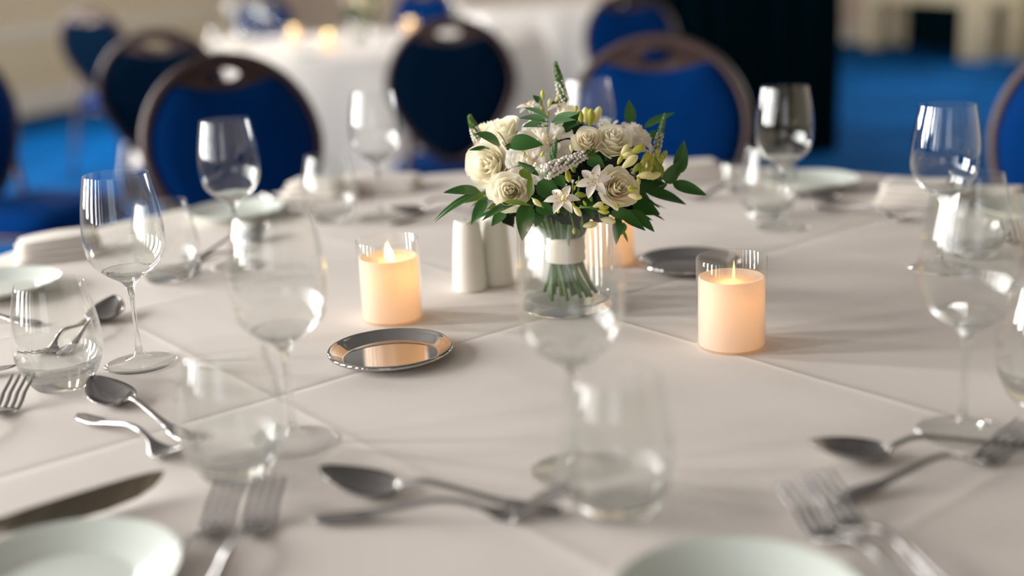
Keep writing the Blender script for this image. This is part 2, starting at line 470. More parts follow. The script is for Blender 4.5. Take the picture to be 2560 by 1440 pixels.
tag(obj('tablecloth', cloth_mesh('tablecloth', TR, .485, M['cloth'], flare=.0), None, (TC.x, TC.y, ZT)), 'white ironed tablecloth with fold creases covering the near round table', 'tablecloth')
FT = Vector((-.80, 6.35, 0)); FR = 1.02
table_under('round banquet table under the middle white cloth behind the blue chairs', FT, FR - .012)
tag(obj('tablecloth', cloth_mesh('tablecloth', FR, .12, M['cloth_far'], folds=22, flare=.13, flat_rings=10, seg=220, seed=2), None, (FT.x, FT.y, ZT)), 'white floor-length cloth on the far table with glowing candles', 'tablecloth')
GT = Vector((.35, 9.6, 0))
table_under('round banquet table farthest from the camera under a white cloth', GT, .9)
tag(obj('tablecloth', cloth_mesh('tablecloth', .92, .12, M['cloth_far'], folds=20, flare=.1, flat_rings=8, seg=200, seed=5), None, (GT.x, GT.y, ZT)), 'white cloth on the farthest table, beyond the candlelit far table', 'tablecloth')

# ------------------------------------------------------------------ chairs
def make_chair(label, loc, rz, group='oval-backed blue banquet chairs'):
    """local frame: sits facing +y"""
    t = thing('banquet_chair', label, 'chair', loc, rz, None)
    HW, ZM, TILT = .205, .757, math.radians(11)
    def oval(k, n, grow=0.0):
        a = 2 * PI * k / n; c, s = math.cos(a), math.sin(a)
        zz = (.205 if c > 0 else .275) * c + grow * c
        xx = (HW + grow) * s * (1 - .34 * max(-c, 0) ** 1.6)
        return xx, zz
    n = 48
    Rb = Matrix.Rotation(PI / 2 - 0, 4, 'X')
    def place(vs):         # pad plane (x, z up, bulge +y) leaned back
        out = []
        for x, y, z in vs:
            zz = ZM + y * math.cos(TILT)
            yy = -.205 - y * math.sin(TILT) + z
            out.append((x, yy, zz))
        return out
    # pad outline follows the frame, scooped out at the top for the hand hold
    ol = []
    for k in range(n):
        x, z = oval(k, n, -.008)
        ol.append((x, min(z, .136 + (x / .12) ** 2 * .026) if abs(x) < .12 and z > 0 else z))
    v, f = pad(ol, (0, -.02), .032)
    obj('backrest', mesh('backrest', place([(x, y, z) for x, y, z in v]), [q[::-1] for q in f], M['blue']), t)
    v, f = pad(ol, (0, -.02), .018)
    obj('back_panel', mesh('back_panel', place([(x, y, -z) for x, y, z in v]), f, M['navy']), t)['label'] = 'dark navy rear of the chair back'
    vs, fs = [], []                                   # dark crescent with the hand hole between pad and frame
    m_ = 24
    for sg in (-1, 1):
        b0 = len(vs)
        for k in range(m_ + 1):
            x = -.125 + .25 * k / m_
            zo = .209 * math.sqrt(max(0, 1 - (x / (HW + .004)) ** 2)); zi = min(zo, .128 + (x / .12) ** 2 * .026)
            hh = .0145 * math.sqrt(max(0, 1 - (x / .038) ** 2)); zm = min(.168, (zo + zi) / 2 if abs(x) > .045 else .168)
            for z in (zo, zm + hh, zm - hh, zi): vs.append((x, z, sg * .006))
        for k in range(m_):
            a_ = b0 + k * 4
            for c_ in (0, 2):
                q = (a_ + c_, a_ + c_ + 1, a_ + 5 + c_, a_ + 4 + c_); fs.append(q if sg < 0 else q[::-1])
    for k in range(m_):
        for c_ in (1, 2):
            a_ = k * 4 + c_; b_ = a_ + (m_ + 1) * 4; fs.append((a_, a_ + 4, b_ + 4, b_))
    obj('hand_hold', mesh('hand_hold', place(vs), fs, M['frame']), t)
    ring = place([oval(k, n, .004) + (0,) for k in range(n)])
    obj('back_frame', mesh('back_frame', *tube(ring, .0125, 10, closed=True), M['frame']), t)
    so = []
    for k in range(40):
        a = 2 * PI * k / 40; c, s = math.cos(a), math.sin(a)
        so.append((.215 * math.copysign(abs(c) ** .55, c), .02 + .215 * math.copysign(abs(s) ** .55, s)))
    v, f = pad(so, (0, .02), .035, both=True, edge=.014)
    obj('seat', mesh('seat', [(x, y, z + .43) for x, y, z in v], f, M['blue']), t)
    obj('seat_frame', mesh('seat_frame', *tube([(x * .93, .02 + (y - .02) * .93, .39) for x, y in so], .011, 6, closed=True), M['frame']), t)
    for sx in (-1, 1):
        obj('leg', mesh('leg', *tube([(sx * .185, .19, .39), (sx * .195, .215, .2), (sx * .205, .23, .0)], [.0125, .0115, .010], 8), M['frame']), t)
        lo = place([oval(24 - sx * 7, n, .004) + (0,)])[0]
        obj('leg', mesh('leg', *tube([lo, (sx * .17, -.185, .46), (sx * .18, -.2, .38), (sx * .19, -.25, .2), (sx * .2, -.30, .0)], [.0115, .0125, .0125, .0115, .010], 8), M['frame']), t)
    return t
def face(loc, tgt):
    return math.atan2(tgt[1] - loc[1], tgt[0] - loc[0]) - PI / 2
def seat_at(px, py, Y, tgt):
    """chair root so that its back's top centre lies at that pixel and depth"""
    p = at(px, py, Y); rz = face(p, tgt)
    d = Vector((-math.sin(rz), math.cos(rz)))
    q = Vector((p.x, p.y)) + d * .245
    return (q.x, q.y, 0), rz
TCx, FTx = (TC.x, TC.y), (FT.x, FT.y)
l, r = seat_at(550, 140, 2.84, (TC.x + .12, TC.y))
chair0 = make_chair('royal blue oval-backed chair drawn up behind the left plate at the near table', l, r)
def chair(label, l, r): return copy_tree(chair0, label, l, r)
l, r = seat_at(1644, 104, 2.80, (TC.x - .05, TC.y)); chair('royal blue oval-backed chair with brown frame, directly behind the flowers', l, r)
l, r = seat_at(2775, 150, 2.36, TCx); chair('blue chair cut off by the right frame edge, only its brown frame arc showing', l, r)
chair('blue chair back half hidden behind the royal blue one, before the far tablecloth', *seat_at(386, 84, 4.1, (FT.x - .55, FT.y)))
chair('dark navy chair back seen from behind in the middle, left of the flowers', *seat_at(1120, 50, 4.0, (FT.x + .5, FT.y)))
p = T(95, 475, -.30) * .94; chair('dark chair seen side-on at the far left, seat and rear leg showing', (p.x + .0, p.y - .06, 0), -PI / 2 - .35)
chair('small dark oval chair back standing before the beige wall, far left', *seat_at(212, 8, 6.9, (-1.75, 8.9)))
chair('blue chair back in the shade beside the black draped table', *seat_at(1568, -85, 5.6, (.9, 3.2)))
chair('dark chair back beyond the far candles, its lower edge just showing above wine glasses', *seat_at(640, -95, 8.3, (FT.x, FT.y)))
chair('dark chair back behind the far table, right of its bouquet', *seat_at(1052, -105, 8.4, (FT.x + .3, FT.y)))

# ------------------------------------------------------------------ black draped table, sideboard
def drape_box(w_, d_, h_, mat):
    vs, fs = [], []
    per, n = [], 0
    def side(x0, y0, x1, y1, k):
        for i in range(k):
            t = i / k; per.append((x0 + (x1 - x0) * t, y0 + (y1 - y0) * t))
    side(-w_ / 2, -d_ / 2, w_ / 2, -d_ / 2, 60); side(w_ / 2, -d_ / 2, w_ / 2, d_ / 2, 44)
    side(w_ / 2, d_ / 2, -w_ / 2, d_ / 2, 60); side(-w_ / 2, d_ / 2, -w_ / 2, -d_ / 2, 44)
    n = len(per); zs = [h_, h_ - .01, h_ - .06, h_ * .6, h_ * .3, .01]
    for j, z in enumerate(zs):
        for k, (x, y) in enumerate(per):
            a = math.atan2(y / d_, x / w_); am = .022 * min(1, j / 3)
            s = 1 + am / .5 * math.sin(k * .9 + math.sin(k * .21) * 2) + (.012 if j else 0)
            vs.append((x * s, y * s, z))
    for j in range(len(zs) - 1):
        for k in range(n):
            k2 = (k + 1) % n; fs.append((j * n + k, (j + 1) * n + k, (j + 1) * n + k2, j * n + k2))
    fs.append(tuple(range(n)))
    return sharp(mesh('drape', vs, fs, mat), 50)
t = thing('draped_table', 'tall black table covered to the carpet with a black drape, right of centre', 'table', (1.30, 7.02, 0), .08)
obj('drape', drape_box(1.06, .7, 1.15, M['black']), t)
obj('table_board', boxes('table_board', [(-.51, .51, -.34, .34, 1.12, 1.147)], M['wood_dark'], .004), t)

a, b2 = T(2168, 118, -.75), T(2412, 152, -.75)
dv = Vector((b2.x - a.x, b2.y - a.y)); Lr = dv.length
t = thing('sideboard', 'cream painted sideboard on thick square legs by the right wall', 'sideboard', (a.x, a.y, 0), math.atan2(dv.y, dv.x))
h0 = .50
obj('body', boxes('body', [(-.12, Lr + .12, 0, .55, h0, .95)], M['cream'], .01), t)
obj('top', boxes('top', [(-.16, Lr + .16, -.04, .6, .95, 1.0)], M['cream'], .01), t)
for k in range(3):
    s0 = -.06 + k * (Lr + .12) / 3; s1 = s0 + (Lr + .12) / 3 - .04
    d = obj('door', boxes('door', [(s0, s1, -.018, .004, h0 + .05, .9)], M['cream'], .006), t)
    obj('knob', mesh('knob', *lathe([(0, 0), (.008, 0), (.007, .012), (.014, .018), (.012, .026), (0, .028)], 12), M['silver']), d, (s1 - .05, -.018, .65), (PI / 2, 0, 0))
for sx in (0, Lr):
    for sy in (.10, .46): obj('leg', boxes('leg', [(sx - .11, sx + .11, sy - .1, sy + .1, 0, h0 + .001)], M['cream'], .006), t)
obj('shade_panel', boxes('shade_panel', [(.0, Lr, .40, .43, 0, h0 + .001)], M['black']), t)['label'] = 'dark sheet added for the shade between the legs'  # black sheet that puts the shade under the sideboard into colour
t = thing('wooden_cabinet', 'olive brown wooden cabinet in the far top right corner', 'cabinet', (4.72, 9.7, 0), -.0)
obj('body', boxes('body', [(-.3, .5, 0, .6, .06, 1.2)], M['wood_dark'], .008), t)
obj('plinth', boxes('plinth', [(-.27, .47, .03, .57, 0, .06)], M['frame']), t)
for k in range(2): obj('door', boxes('door', [(-.27 + k * .39, .1 + k * .39 - .02, -.02, .005, .12, 1.15)], M['wood_dark'], .006), t)

# ------------------------------------------------------------------ wine glasses and tumblers
def glass_part(name, prof, split, seg=56, closed=False):
    """closed wall of revolution: below the split height solid glass, above it a thin wall"""
    v, f = lathe(prof, seg, closed)
    mi = [1 if sum(v[i][2] for i in q) / len(q) < split else 0 for q in f]
    return sharp(mesh(name, v, f, [M['glass'], M['glass2']], midx=mi), 50)
outer = smooth_prof([(.0052, .088), (.0105, .0945), (.0195, .1005), (.0300, .1085), (.0375, .1185), (.0412, .1305), (.0425, .145), (.0418, .163), (.0388, .185), (.0338, .2100)], 5)
inner = smooth_prof([(.0330, .2102), (.0378, .185), (.0408, .163), (.0415, .145), (.0401, .1305), (.0363, .1195), (.0288, .1102), (.0185, .1032), (.009, .0995), (0, .0985)], 5)
bowl_me = glass_part('bowl', outer + [(.0337, .2104)] + inner, .1075)
stem_me = mesh('stem', *lathe(smooth_prof([(.0066, .0102), (.0042, .016), (.0029, .026), (.0025, .045), (.0025, .065), (.0031, .077), (.0043, .0845), (.0052, .088)], 4), 24), M['glass2'])
foot_me = sharp(mesh('foot', *lathe([(0, .0006), (.020, .0003), (.0385, .0002)] + [(.0392, .0008), (.0388, .0016)] + smooth_prof([(.033, .0022), (.022, .0033), (.014, .0050), (.0090, .0075), (.0066, .0102)], 4), 56), M['glass']), 60)
tum_o = smooth_prof([(.0300, .0022), (.0325, .006), (.0375, .0155), (.0425, .028), (.0452, .0435), (.0445, .060), (.0410, .082), (.0345, .1105)], 5)
tum_i = smooth_prof([(.0337, .1107), (.0400, .082), (.0434, .060), (.0440, .0440), (.0408, .0285), (.0330, .0175), (.020, .0135), (0, .0125)], 5)
tum_me = glass_part('tumbler_wall', [(0, .0012), (.022, .0006), (.0285, .0006)] + tum_o + [(.0343, .111)] + tum_i, .030)
def wine_glass(label, p, rz=0, first=[None], group=None):
    if first[0] is None:
        t = thing('wine_glass', label, 'wine glass', p, rz)
        obj('bowl', bowl_me, t); obj('stem', stem_me, t); obj('foot', foot_me, t)
        first[0] = t; return t
    return copy_tree(first[0], label, p, rz)
def tumbler(label, p):
    o = obj('tumbler', tum_me, None, p); return tag(o, label, 'tumbler')
G = 'empty clear wine glass '
for x, y, z, lb in [
    (352, 908, 0, G + 'in sharp focus beside the left tumbler holding no drink'),
    (735, 1105, 0, G + 'blurred, standing left of the silver coaster tray'),
    (560, 300, .21, G + 'before the left royal blue chair back'),
    (930, 228, .21, G + 'before the dark navy chair back, left of the bouquet'),
    (1470, 198, .21, G + 'half hidden behind the top of the bouquet'),
    (1958, 203, .21, G + 'standing against the black draped table'),
    (2370, 262, .21, G + 'standing against the blue carpet, right of the black drape'),
    (2440, 483, .21, G + 'large at the right edge, right of the lit candle'),
    (1440, 1178, 0, G + 'blurred, directly in front of the flower vase')]:
    p = T(x, y, z); p.z = ZT + .0002
    if 'black draped' in lb: p.y -= .072; p.x -= .014
    wine_glass(lb, p)
G = 'empty clear stemless tumbler '
for x, y, z, lb in [
    (160, 962, 0, G + 'in focus with cutlery seen through it, far left'),
    (592, 1180, 0, G + 'blurred, near the blurred left wine glass stem'),
    (400, 503, .111, G + 'behind the sharp left wine glass'),
    (815, 387, .111, G + 'before the white napkin, left of the bouquet'),
    (1922, 366, .111, G + 'below the wine glass against the black drape'),
    (2443, 432, .111, G + 'behind the large right wine glass'),
    (1545, 1275, 0, G + 'blurred, nearest the camera at bottom centre'),
    (2610, 1000, 0, G + 'cut off by the right frame edge'),
    (1838, 385, .05, G + 'small and blurred, right of the bouquet by a napkin')]:
    p = T(x, y, z); p.z = ZT + .0002
    if lb.endswith('napkin') and 'small' in lb: p = T(1838, 478); p.z = ZT + .0002; o = tumbler(lb, p); o.scale = (.62, .62, .45)
    else: tumbler(lb, p)

# ------------------------------------------------------------------ cutlery
def loft(sections, seg=8):
    """(x, y, z, half width, half thickness) along the piece"""
    vs, fs = [], []
    for x, y, z, w_, h_ in sections:
        for k in range(seg):
            a = 2 * PI * k / seg
            vs.append((x, y + w_ * math.cos(a), z + h_ * math.sin(a)))
    n = len(sections)
    for i in range(n - 1):
        for k in range(seg):
            k2 = (k + 1) % seg; fs.append((i * seg + k, (i + 1) * seg + k, (i + 1) * seg + k2, i * seg + k2))
    fs.append(tuple(range(seg))); fs.append(tuple(range((n - 1) * seg, n * seg))[::-1])
    return vs, fs
def handle_sections(L, x1, zneck):
    k = [(0, .0025), (.004, .0065), (.012, .0088), (.030, .0095), (.042, .0072), (.050, .0050), (.07, .0036), (.095, .0032), (.113, .0031), (.124, .0032), (x1, .0034)]
    out = []
    for x, w_ in k:
        t = x / x1
        zk = [(0, .003), (.15, .003), (.35, .0055), (.6, .0115), (.8, .0165), (.92, .0135), (1, zneck)]
        for (ta, za), (tb, zb) in zip(zk[:-1], zk[1:]):
            if ta <= t <= tb: z = za + (zb - za) * (t - ta) / (tb - ta)
        out.append((-L / 2 + x, 0, z, w_, .0016 + .0006 * t))
    return smooth_prof(out, 3)
SL, FL, KL = .205, .200, .225
x1 = SL - .068
sp_handle = mesh('handle', *loft(handle_sections(SL, x1, .0085)), M['silver'])
def spoon_bowl():
    vs, fs = [], []; nu, nv = 12, 16; Lb = .068
    lay = []
    for s, off in ((0, 0), (1, -.0014)):
        rows = []
        for i in range(nv + 1):
            v = i / nv; row = []
            wd = .0230 * (math.sin(PI * min(1, v ** .82)) ** .62) * (1.06 - .18 * v) + .0033 * (1 - v) ** 6
            if i == nv: wd = .0008
            for j in range(nu + 1):
                u = j / nu * 2 - 1
                d = .0098 * (1 - u * u) * math.sin(PI * min(1, max(0, v * .96 + .02)) ** .85) ** .8
                rim = .0085 + .0025 * v + .009 * v * v
                row.append(len(vs)); vs.append((-SL / 2 + x1 + Lb * v, u * wd, rim - d + off))
            rows.append(row)
        lay.append(rows)
        for i in range(nv):
            for j in range(nu):
                q = (rows[i][j], rows[i + 1][j], rows[i + 1][j + 1], rows[i][j + 1])
                fs.append(q[::-1] if s == 0 else q)
    A, B = lay
    for i in range(nv):
        for j in (0, nu):
            q = (A[i][j], A[i + 1][j], B[i + 1][j], B[i][j]); fs.append(q if j == 0 else q[::-1])
    for i in (0, nv):
        for j in range(nu): fs.append((A[i][j], A[i][j + 1], B[i][j + 1], B[i][j]))
    return mesh('bowl', vs, fs, M['silver'])
sp_bowl = spoon_bowl()
xf = FL - .072
fk_handle = mesh('handle', *loft(handle_sections(FL, xf, .0095)), M['silver'])
def fork_head():
    vs, fs = [], []
    x0 = -FL / 2 + xf; Lh = .072
    zf = lambda s: .0095 - .0075 * math.sin(PI * min(1, s * 1.5)) + .034 * max(0, s - .40) ** 1.6 - .0035 * max(0, s - .66)
    add(vs, fs, *loft(smooth_prof([(x0, 0, zf(0), .0034, .002), (x0 + .006, 0, zf(.08), .0055, .0018), (x0 + .014, 0, zf(.2), .0105, .0014), (x0 + .022, 0, zf(.31), .0128, .0012), (x0 + .030, 0, zf(.42), .0130, .0011)], 3), 10))
    return vs, fs, zf, x0, Lh
v, f, zf, x0, Lh = fork_head()
fk_head = mesh('head', v, f, M['silver'])
tine_mes = []
for k in range(4):
    y0 = (-1.5 + k) * .0072
    tine_mes.append(mesh('tine', *loft([(x0 + Lh * s, y0 * (1 + .08 * (s - .4)), zf(s), .0024 * (1 - .45 * max(0, s - .4)) * (.35 if s > .99 else 1), .0011) for s in (.36, .45, .55, .65, .75, .85, .93, .98, 1.0)], 6), M['silver']))
kh = [(-KL / 2, 0, .006, .003, .002), (-KL / 2 + .006, 0, .006, .0085, .0045), (-KL / 2 + .03, 0, .006, .0098, .005), (-KL / 2 + .06, 0, .006, .0072, .0042), (-KL / 2 + .088, 0, .006, .0075, .0042), (-KL / 2 + .095, 0, .006, .006, .003)]
kn_handle = mesh('handle', *loft(smooth_prof(kh, 3), 10), M['silver'])
def knife_blade():
    xs = [0, .02, .05, .08, .105, .120, .128, .1315]
    up = [.0065, .0075, .0080, .0082, .0080, .0072, .0060, .0050]
    lo = [-.0065, -.0095, -.0120, -.0125, -.0100, -.0050, .0000, .0042]
    vs, fs = [], []
    x0 = -KL / 2 + .0935
    for x, a, b_ in zip(xs, up, lo):
        vs += [(x0 + x, a, .0070), (x0 + x, a, .0050), (x0 + x, b_, .0056), (x0 + x, b_, .0060)]
    for i in range(len(xs) - 1):
        for k in range(4):
            k2 = (k + 1) % 4; fs.append((i * 4 + k, i * 4 + k2, (i + 1) * 4 + k2, (i + 1) * 4 + k))
    fs.append((3, 2, 1, 0)); e = (len(xs) - 1) * 4; fs.append((e, e + 1, e + 2, e + 3))
    return mesh('blade', vs, fs, M['silver'], smooth=False)
kn_blade = knife_blade()
FIRST = {}
def cutlery(kind, label, a, b_, tipped=False, z=0.0, roll=0.0):
    """a: pixel of the handle end, b_: pixel of the head; tipped keeps the head end exactly"""
    A, B = T(*a), T(*b_)
    A.z = B.z = ZT
    d = (B - A).normalized(); Lk = {'spoon': SL, 'fork': FL, 'knife': KL}[kind]
    c = B - d * Lk / 2 if tipped else (A + B) / 2
    loc = (c.x, c.y, ZT + .0006 + z); rz = math.atan2(d.y, d.x)
    if kind not in FIRST:
        t = thing(kind, label, kind, loc, rz)
        if kind == 'spoon': obj('handle', sp_handle, t); obj('bowl', sp_bowl, t)
        if kind == 'fork':
            obj('handle', fk_handle, t); h = obj('head', fk_head, t)
            for me in tine_mes: obj('tine', me, h)
        if kind == 'knife': obj('handle', kn_handle, t); obj('blade', kn_blade, t)
        FIRST[kind] = t
    else: t = copy_tree(FIRST[kind], label, loc, rz)
    t.rotation_euler.x = roll
    return t
cutlery('spoon', 'silver spoon with its bowl toward the sharp tumbler, handle under the blurred left tumbler', (560, 1150), (236, 985), tipped=True)
cutlery('fork', 'silver fork below that spoon, tines ending at the blurred left tumbler', (197, 1045), (490, 1172))
cutlery('spoon', 'silver spoon lying crosswise at bottom centre, bowl pointing left', (1410, 1288), (800, 1222))
cutlery('fork', 'silver fork lying crosswise at bottom centre, tines pointing right', (806, 1306), (1405, 1290))
cutlery('spoon', 'silver spoon at lower right, bowl pointing left above a fork handle', (2620, 1112), (2022, 1160), tipped=True)
cutlery('fork', 'silver fork at lower right, tines running off the right frame edge', (2072, 1264), (2580, 1122))
cutlery('spoon', 'silver spoon seen behind the sharp left tumbler, bowl poking out right', (120, 935), (292, 775), tipped=True)
cutlery('fork', 'silver fork seen through the sharp left tumbler', (232, 800), (85, 925))
cutlery('fork', 'left one of two upright forks at bottom left, beside the side plate', (420, 1470), (588, 1262), tipped=True)
cutlery('fork', 'right one of two upright forks at bottom left, toward the crossed cutlery', (535, 1490), (684, 1258), tipped=True)
cutlery('fork', 'blurred fork at bottom right edge, tines up beside the front plate', (2235, 1470), (1972, 1275), tipped=True)
cutlery('fork', 'blurred fork at bottom right overlapping its neighbour, tines nearer the crosswise forks', (2270, 1440), (2040, 1262), tipped=True, z=.004)
cutlery('fork', 'fork at the left frame edge below the sharp tumbler, tines up', (-120, 1140), (68, 990), tipped=True)
cutlery('knife', 'large table knife with a wide dark blade above the front left plate', (-330, 1400, .016), (408, 1180, .016), tipped=True, z=.0105, roll=1.12)
cutlery('knife', 'knife tip entering at the left frame edge beside the tumbler', (-330, 985), (46, 930), tipped=True)
cutlery('fork', 'bright silver fork handle at the left frame edge before the side plate', (108, 815), (-210, 790))
cutlery('spoon', 'silver spoon seen through the blurred left wine glass', (452, 668), (668, 586), tipped=True)
cutlery('fork', 'silver fork lying behind the tumbler next to the sharp wine glass', (596, 634), (462, 690))
cutlery('knife', 'dark knife beside the plate before the left royal blue chair', (640, 480), (748, 545), tipped=True)
cutlery('spoon', 'blurred spoon behind the left candle, bowl pointing left', (1150, 508), (978, 545), tipped=True)
cutlery('fork', 'blurred fork behind the left candle, tines pointing to the bouquet', (1000, 562), (1225, 527))
cutlery('fork', 'blurred fork behind the bouquet, right of its lowest leaves', (1560, 505), (1775, 497))
cutlery('fork', 'curved fork lying below the knife on the right, tines toward the wine glass', (2046, 524), (2306, 560))
cutlery('knife', 'knife lying beside the back right plate, blade toward the napkin', (2030, 494), (2225, 468))
cutlery('spoon', 'spoon lying just below the knife by the back right plate', (2228, 482), (2040, 510))
cutlery('fork', 'small-looking fork seen through the large right wine glass', (2600, 680), (2520, 590), tipped=True)

# ------------------------------------------------------------------ plates, napkins, trays, shakers
plate_me = sharp(mesh('plate', *lathe([(0, .003), (.040, .003), (.043, .0), (.047, .0), (.049, .003)] + smooth_prof([(.054, .0045), (.066, .0085), (.078, .0135), (.0822, .0158)], 3) + [(.0826, .0168), (.0818, .0176)] + smooth_prof([(.077, .0158), (.066, .0112), (.057, .0078), (.0525, .0062), (.048, .0052), (.02, .0052), (0, .0052)], 3), 64), M['porcelain']), 60)
def plate(label, p): p = Vector(p); p.z = ZT + .0004; return tag(obj('side_plate', plate_me, None, p), label, 'plate')
plate('white side plate in the front left corner, below the wide knife', T(148, 1434, .0158))
plate('white side plate cut off by the bottom edge, right of centre', T(1850, 1500, .0158))
plate('white side plate at the left frame edge behind the sharp tumbler', T(-8, 706, .0158))
plate('white side plate before the left royal blue chair', T(588, 522, .0158))
plate('white side plate before the black draped table', T(2025, 446, .0158))
plate('white side plate behind the large right wine glass', T(2590, 516, .0158))

def napkin_mesh(seed, l_=.17, w_=.085, h_=.03, layers=4):
    """linen folded over into soft layers"""
    vs, fs = [], []; rnd = random.Random(seed)
    for k in range(layers):
        z0 = h_ * k / layers; th = h_ / layers * .98
        ol = []
        sx = l_ / 2 * (1 - .06 * k * rnd.random()); sy = w_ / 2 * (1 - .07 * k)
        for q in range(36):
            a = 2 * PI * q / 36; c, s = math.cos(a), math.sin(a)
            ol.append((sx * math.copysign(abs(c) ** .3, c) + .004 * (rnd.random() - .5), sy * math.copysign(abs(s) ** .35, s) + .003 * (rnd.random() - .5) + .004 * k))
        v, f = pad(ol, (0, 0), th * .42, both=True, edge=th * .08, rings=(1, .97, .9, .7, .35))
        add(vs, fs, [(x, y, z + z0 + th / 2 + .004 * math.sin(x * 30 + seed) * (k / layers)) for x, y, z in v], f)
    return mesh('napkin', vs, fs, M['napkin'])
def napkin(label, p, rz, seed, **kw):
    p = Vector(p); p.z = ZT + .0010
    return tag(obj('napkin', napkin_mesh(seed, **kw), None, p, (0, 0, rz)), label, 'napkin')
napkin('folded white napkin at the left table edge behind the sharp wine glass', T(150, 640), .35, 1, l_=.13, w_=.09, h_=.03)
napkin('folded white napkin behind the back tumbler, left of the bouquet', T(790, 500), -.25, 2, l_=.12, w_=.08, h_=.034)
napkin('folded white napkin lying flat between back tumbler and the bouquet', T(955, 475), -.05, 3, l_=.15, w_=.10, h_=.026)
napkin('folded white napkin at the table edge right of the bouquet', T(1715, 450), .1, 4, l_=.13, w_=.08, h_=.035)
napkin('folded white napkin left of the upper right wine glass', T(2292, 508), -.55, 5, l_=.12, w_=.12, h_=.035)
napkin('folded white napkin at the table edge behind the right tumbler', T(2482, 503), -.7, 6, l_=.09, w_=.07, h_=.02)

tray_v, tray_f = lathe([(0, .0018), (.048, .0018), (.054, .004), (.0605, .0078), (.0640, .0098)] + [(.0640 + .0024 * math.sin(a), .0104 + .0024 * -math.cos(a)) for a in [PI * k / 8 for k in range(1, 10)]] + [(.0618, .0108)] + smooth_prof([(.060, .0098), (.0555, .0066), (.0515, .0038), (.0500, .0030), (.0485, .0028)], 3) + [(0, .0028)], 72)
tray_me = sharp(mesh('tray', tray_v, tray_f, M['tray']), 60)
def tray(label, x, y):
    p = T(x, y); p.z = ZT - .0008
    return tag(obj('coaster_tray', tray_me, None, p, sc=1.03), label, 'tray')
tray('round silver coaster tray reflecting the left candle, front centre', 978, 893)
tray('round silver coaster tray lying behind the right candle, half hidden by it', 1722, 668)

shaker_me = sharp(mesh('shaker', *lathe([(0, .0), (.0215, .0), (.0222, .001)] + smooth_prof([(.0222, .003), (.0205, .04), (.0178, .075), (.0165, .087)], 3) + [(.0160, .0895), (.0148, .0908), (0, .0912)], 40), M['ceramic']), 40)
hole_me = mesh('pour_hole', *lathe([(0, 0), (.0011, 0), (.0011, .0004), (0, .0004)], 10), M['black'])
for x, y, nh, lb in [(1176, 722, 3, 'white tapered ceramic shaker, left and front one of the pair'), (1243, 707, 1, 'white tapered ceramic shaker, right and rear one, touching the vase side')]:
    p = T(x, y); p.z = ZT + .0004
    t = tag(obj('salt_shaker' if nh == 3 else 'pepper_shaker', shaker_me, None, p), lb, 'shaker')
    for k in range(nh):
        a = 2 * PI * k / 3; q = .004 if nh > 1 else 0
        obj('pour_hole', hole_me, t, (q * math.cos(a), q * math.sin(a), .0910))

# ------------------------------------------------------------------ candles
ho = [(0, .0004), (.030, .0004), (.0365, .0006), (.0373, .0016), (.0373, .0968), (.0370, .0975), (.0362, .0975), (.0359, .0968), (.0359, .0028), (.0352, .0022), (.030, .0022), (0, .0022)]
holder_me = sharp(mesh('glass_holder', *lathe(ho, 64), M['glass']), 40)
wx = [(0, .0026), (.0340, .0026), (.0350, .0036), (.0351, .0735), (.0346, .0760), (.0334, .0768), (.0318, .0762), (.028, .0738), (.018, .0715), (.007, .0706), (0, .0704)]
wax_me = sharp(mesh('wax', *lathe(wx, 56), M['wax']), 50)
def flame_mesh(mat):
    vs, fs = [], []; nz_, ns = 12, 8
    for i in range(nz_ + 1):
        t = i / nz_; r = .0054 * (math.sin(PI * t ** .62) ** .9) * (1 - .25 * t) + .0004
        for k in range(ns):
            a = 2 * PI * k / ns
            vs.append((r * math.cos(a), r * .30 * math.sin(a), .0225 * t))
    for i in range(nz_):
        for k in range(ns):
            k2 = (k + 1) % ns; fs.append((i * ns + k, i * ns + k2, (i + 1) * ns + k2, (i + 1) * ns + k))
    return mesh('flame', vs, fs, mat)
fl_me, fl_dim = flame_mesh(M['flame']), flame_mesh(M['flame_dim'])
def candle(label, p, flame_rz, dim=False, tilt=.08, power=.036, off=(0, 0)):
    p = Vector(p); p.z = ZT + .0002
    t = thing('candle', label, 'candle', p)
    obj('glass_holder', holder_me, t); obj('wax', wax_me, t)
    f_ = obj('flame', fl_dim if dim else fl_me, t, (.002, 0, .0706), (0, tilt, flame_rz))
    L = bpy.data.lights.new('candle_lamp', 'POINT'); L.energy = power; L.color = (1.0, .46, .17); L.shadow_soft_size = .005
    lo = obj('candle_lamp', L, t, (off[0], off[1], .058))
    L2 = bpy.data.lights.new('flame_lamp', 'POINT'); L2.energy = power * .16; L2.color = (1.0, .60, .12); L2.shadow_soft_size = .004
    obj('flame_lamp', L2, t, (-.007 if dim else .008, -.008, .0775))
    return t
candle('glowing candle in clear glass on the right, in sharp focus', T(1828, 863), 1.25, dim=True, tilt=.2, off=(.0, .0))
candle('glowing candle in clear glass on the left, behind the silver tray, bright flame', T(982, 795), .15, tilt=-.12, off=(.010, -.003), power=.05)
candle('glowing candle mostly hidden behind the flower vase', T(1522, 655), .3)
for x, y, lb in [(735, 112, 'far glowing candle, leftmost on the far table'), (822, 128, 'far glowing candle, front one just left of the far bouquet'), (1025, 92, 'far glowing candle, right of the far bouquet')]:
    candle(lb, T(x, y), .2, power=.09)

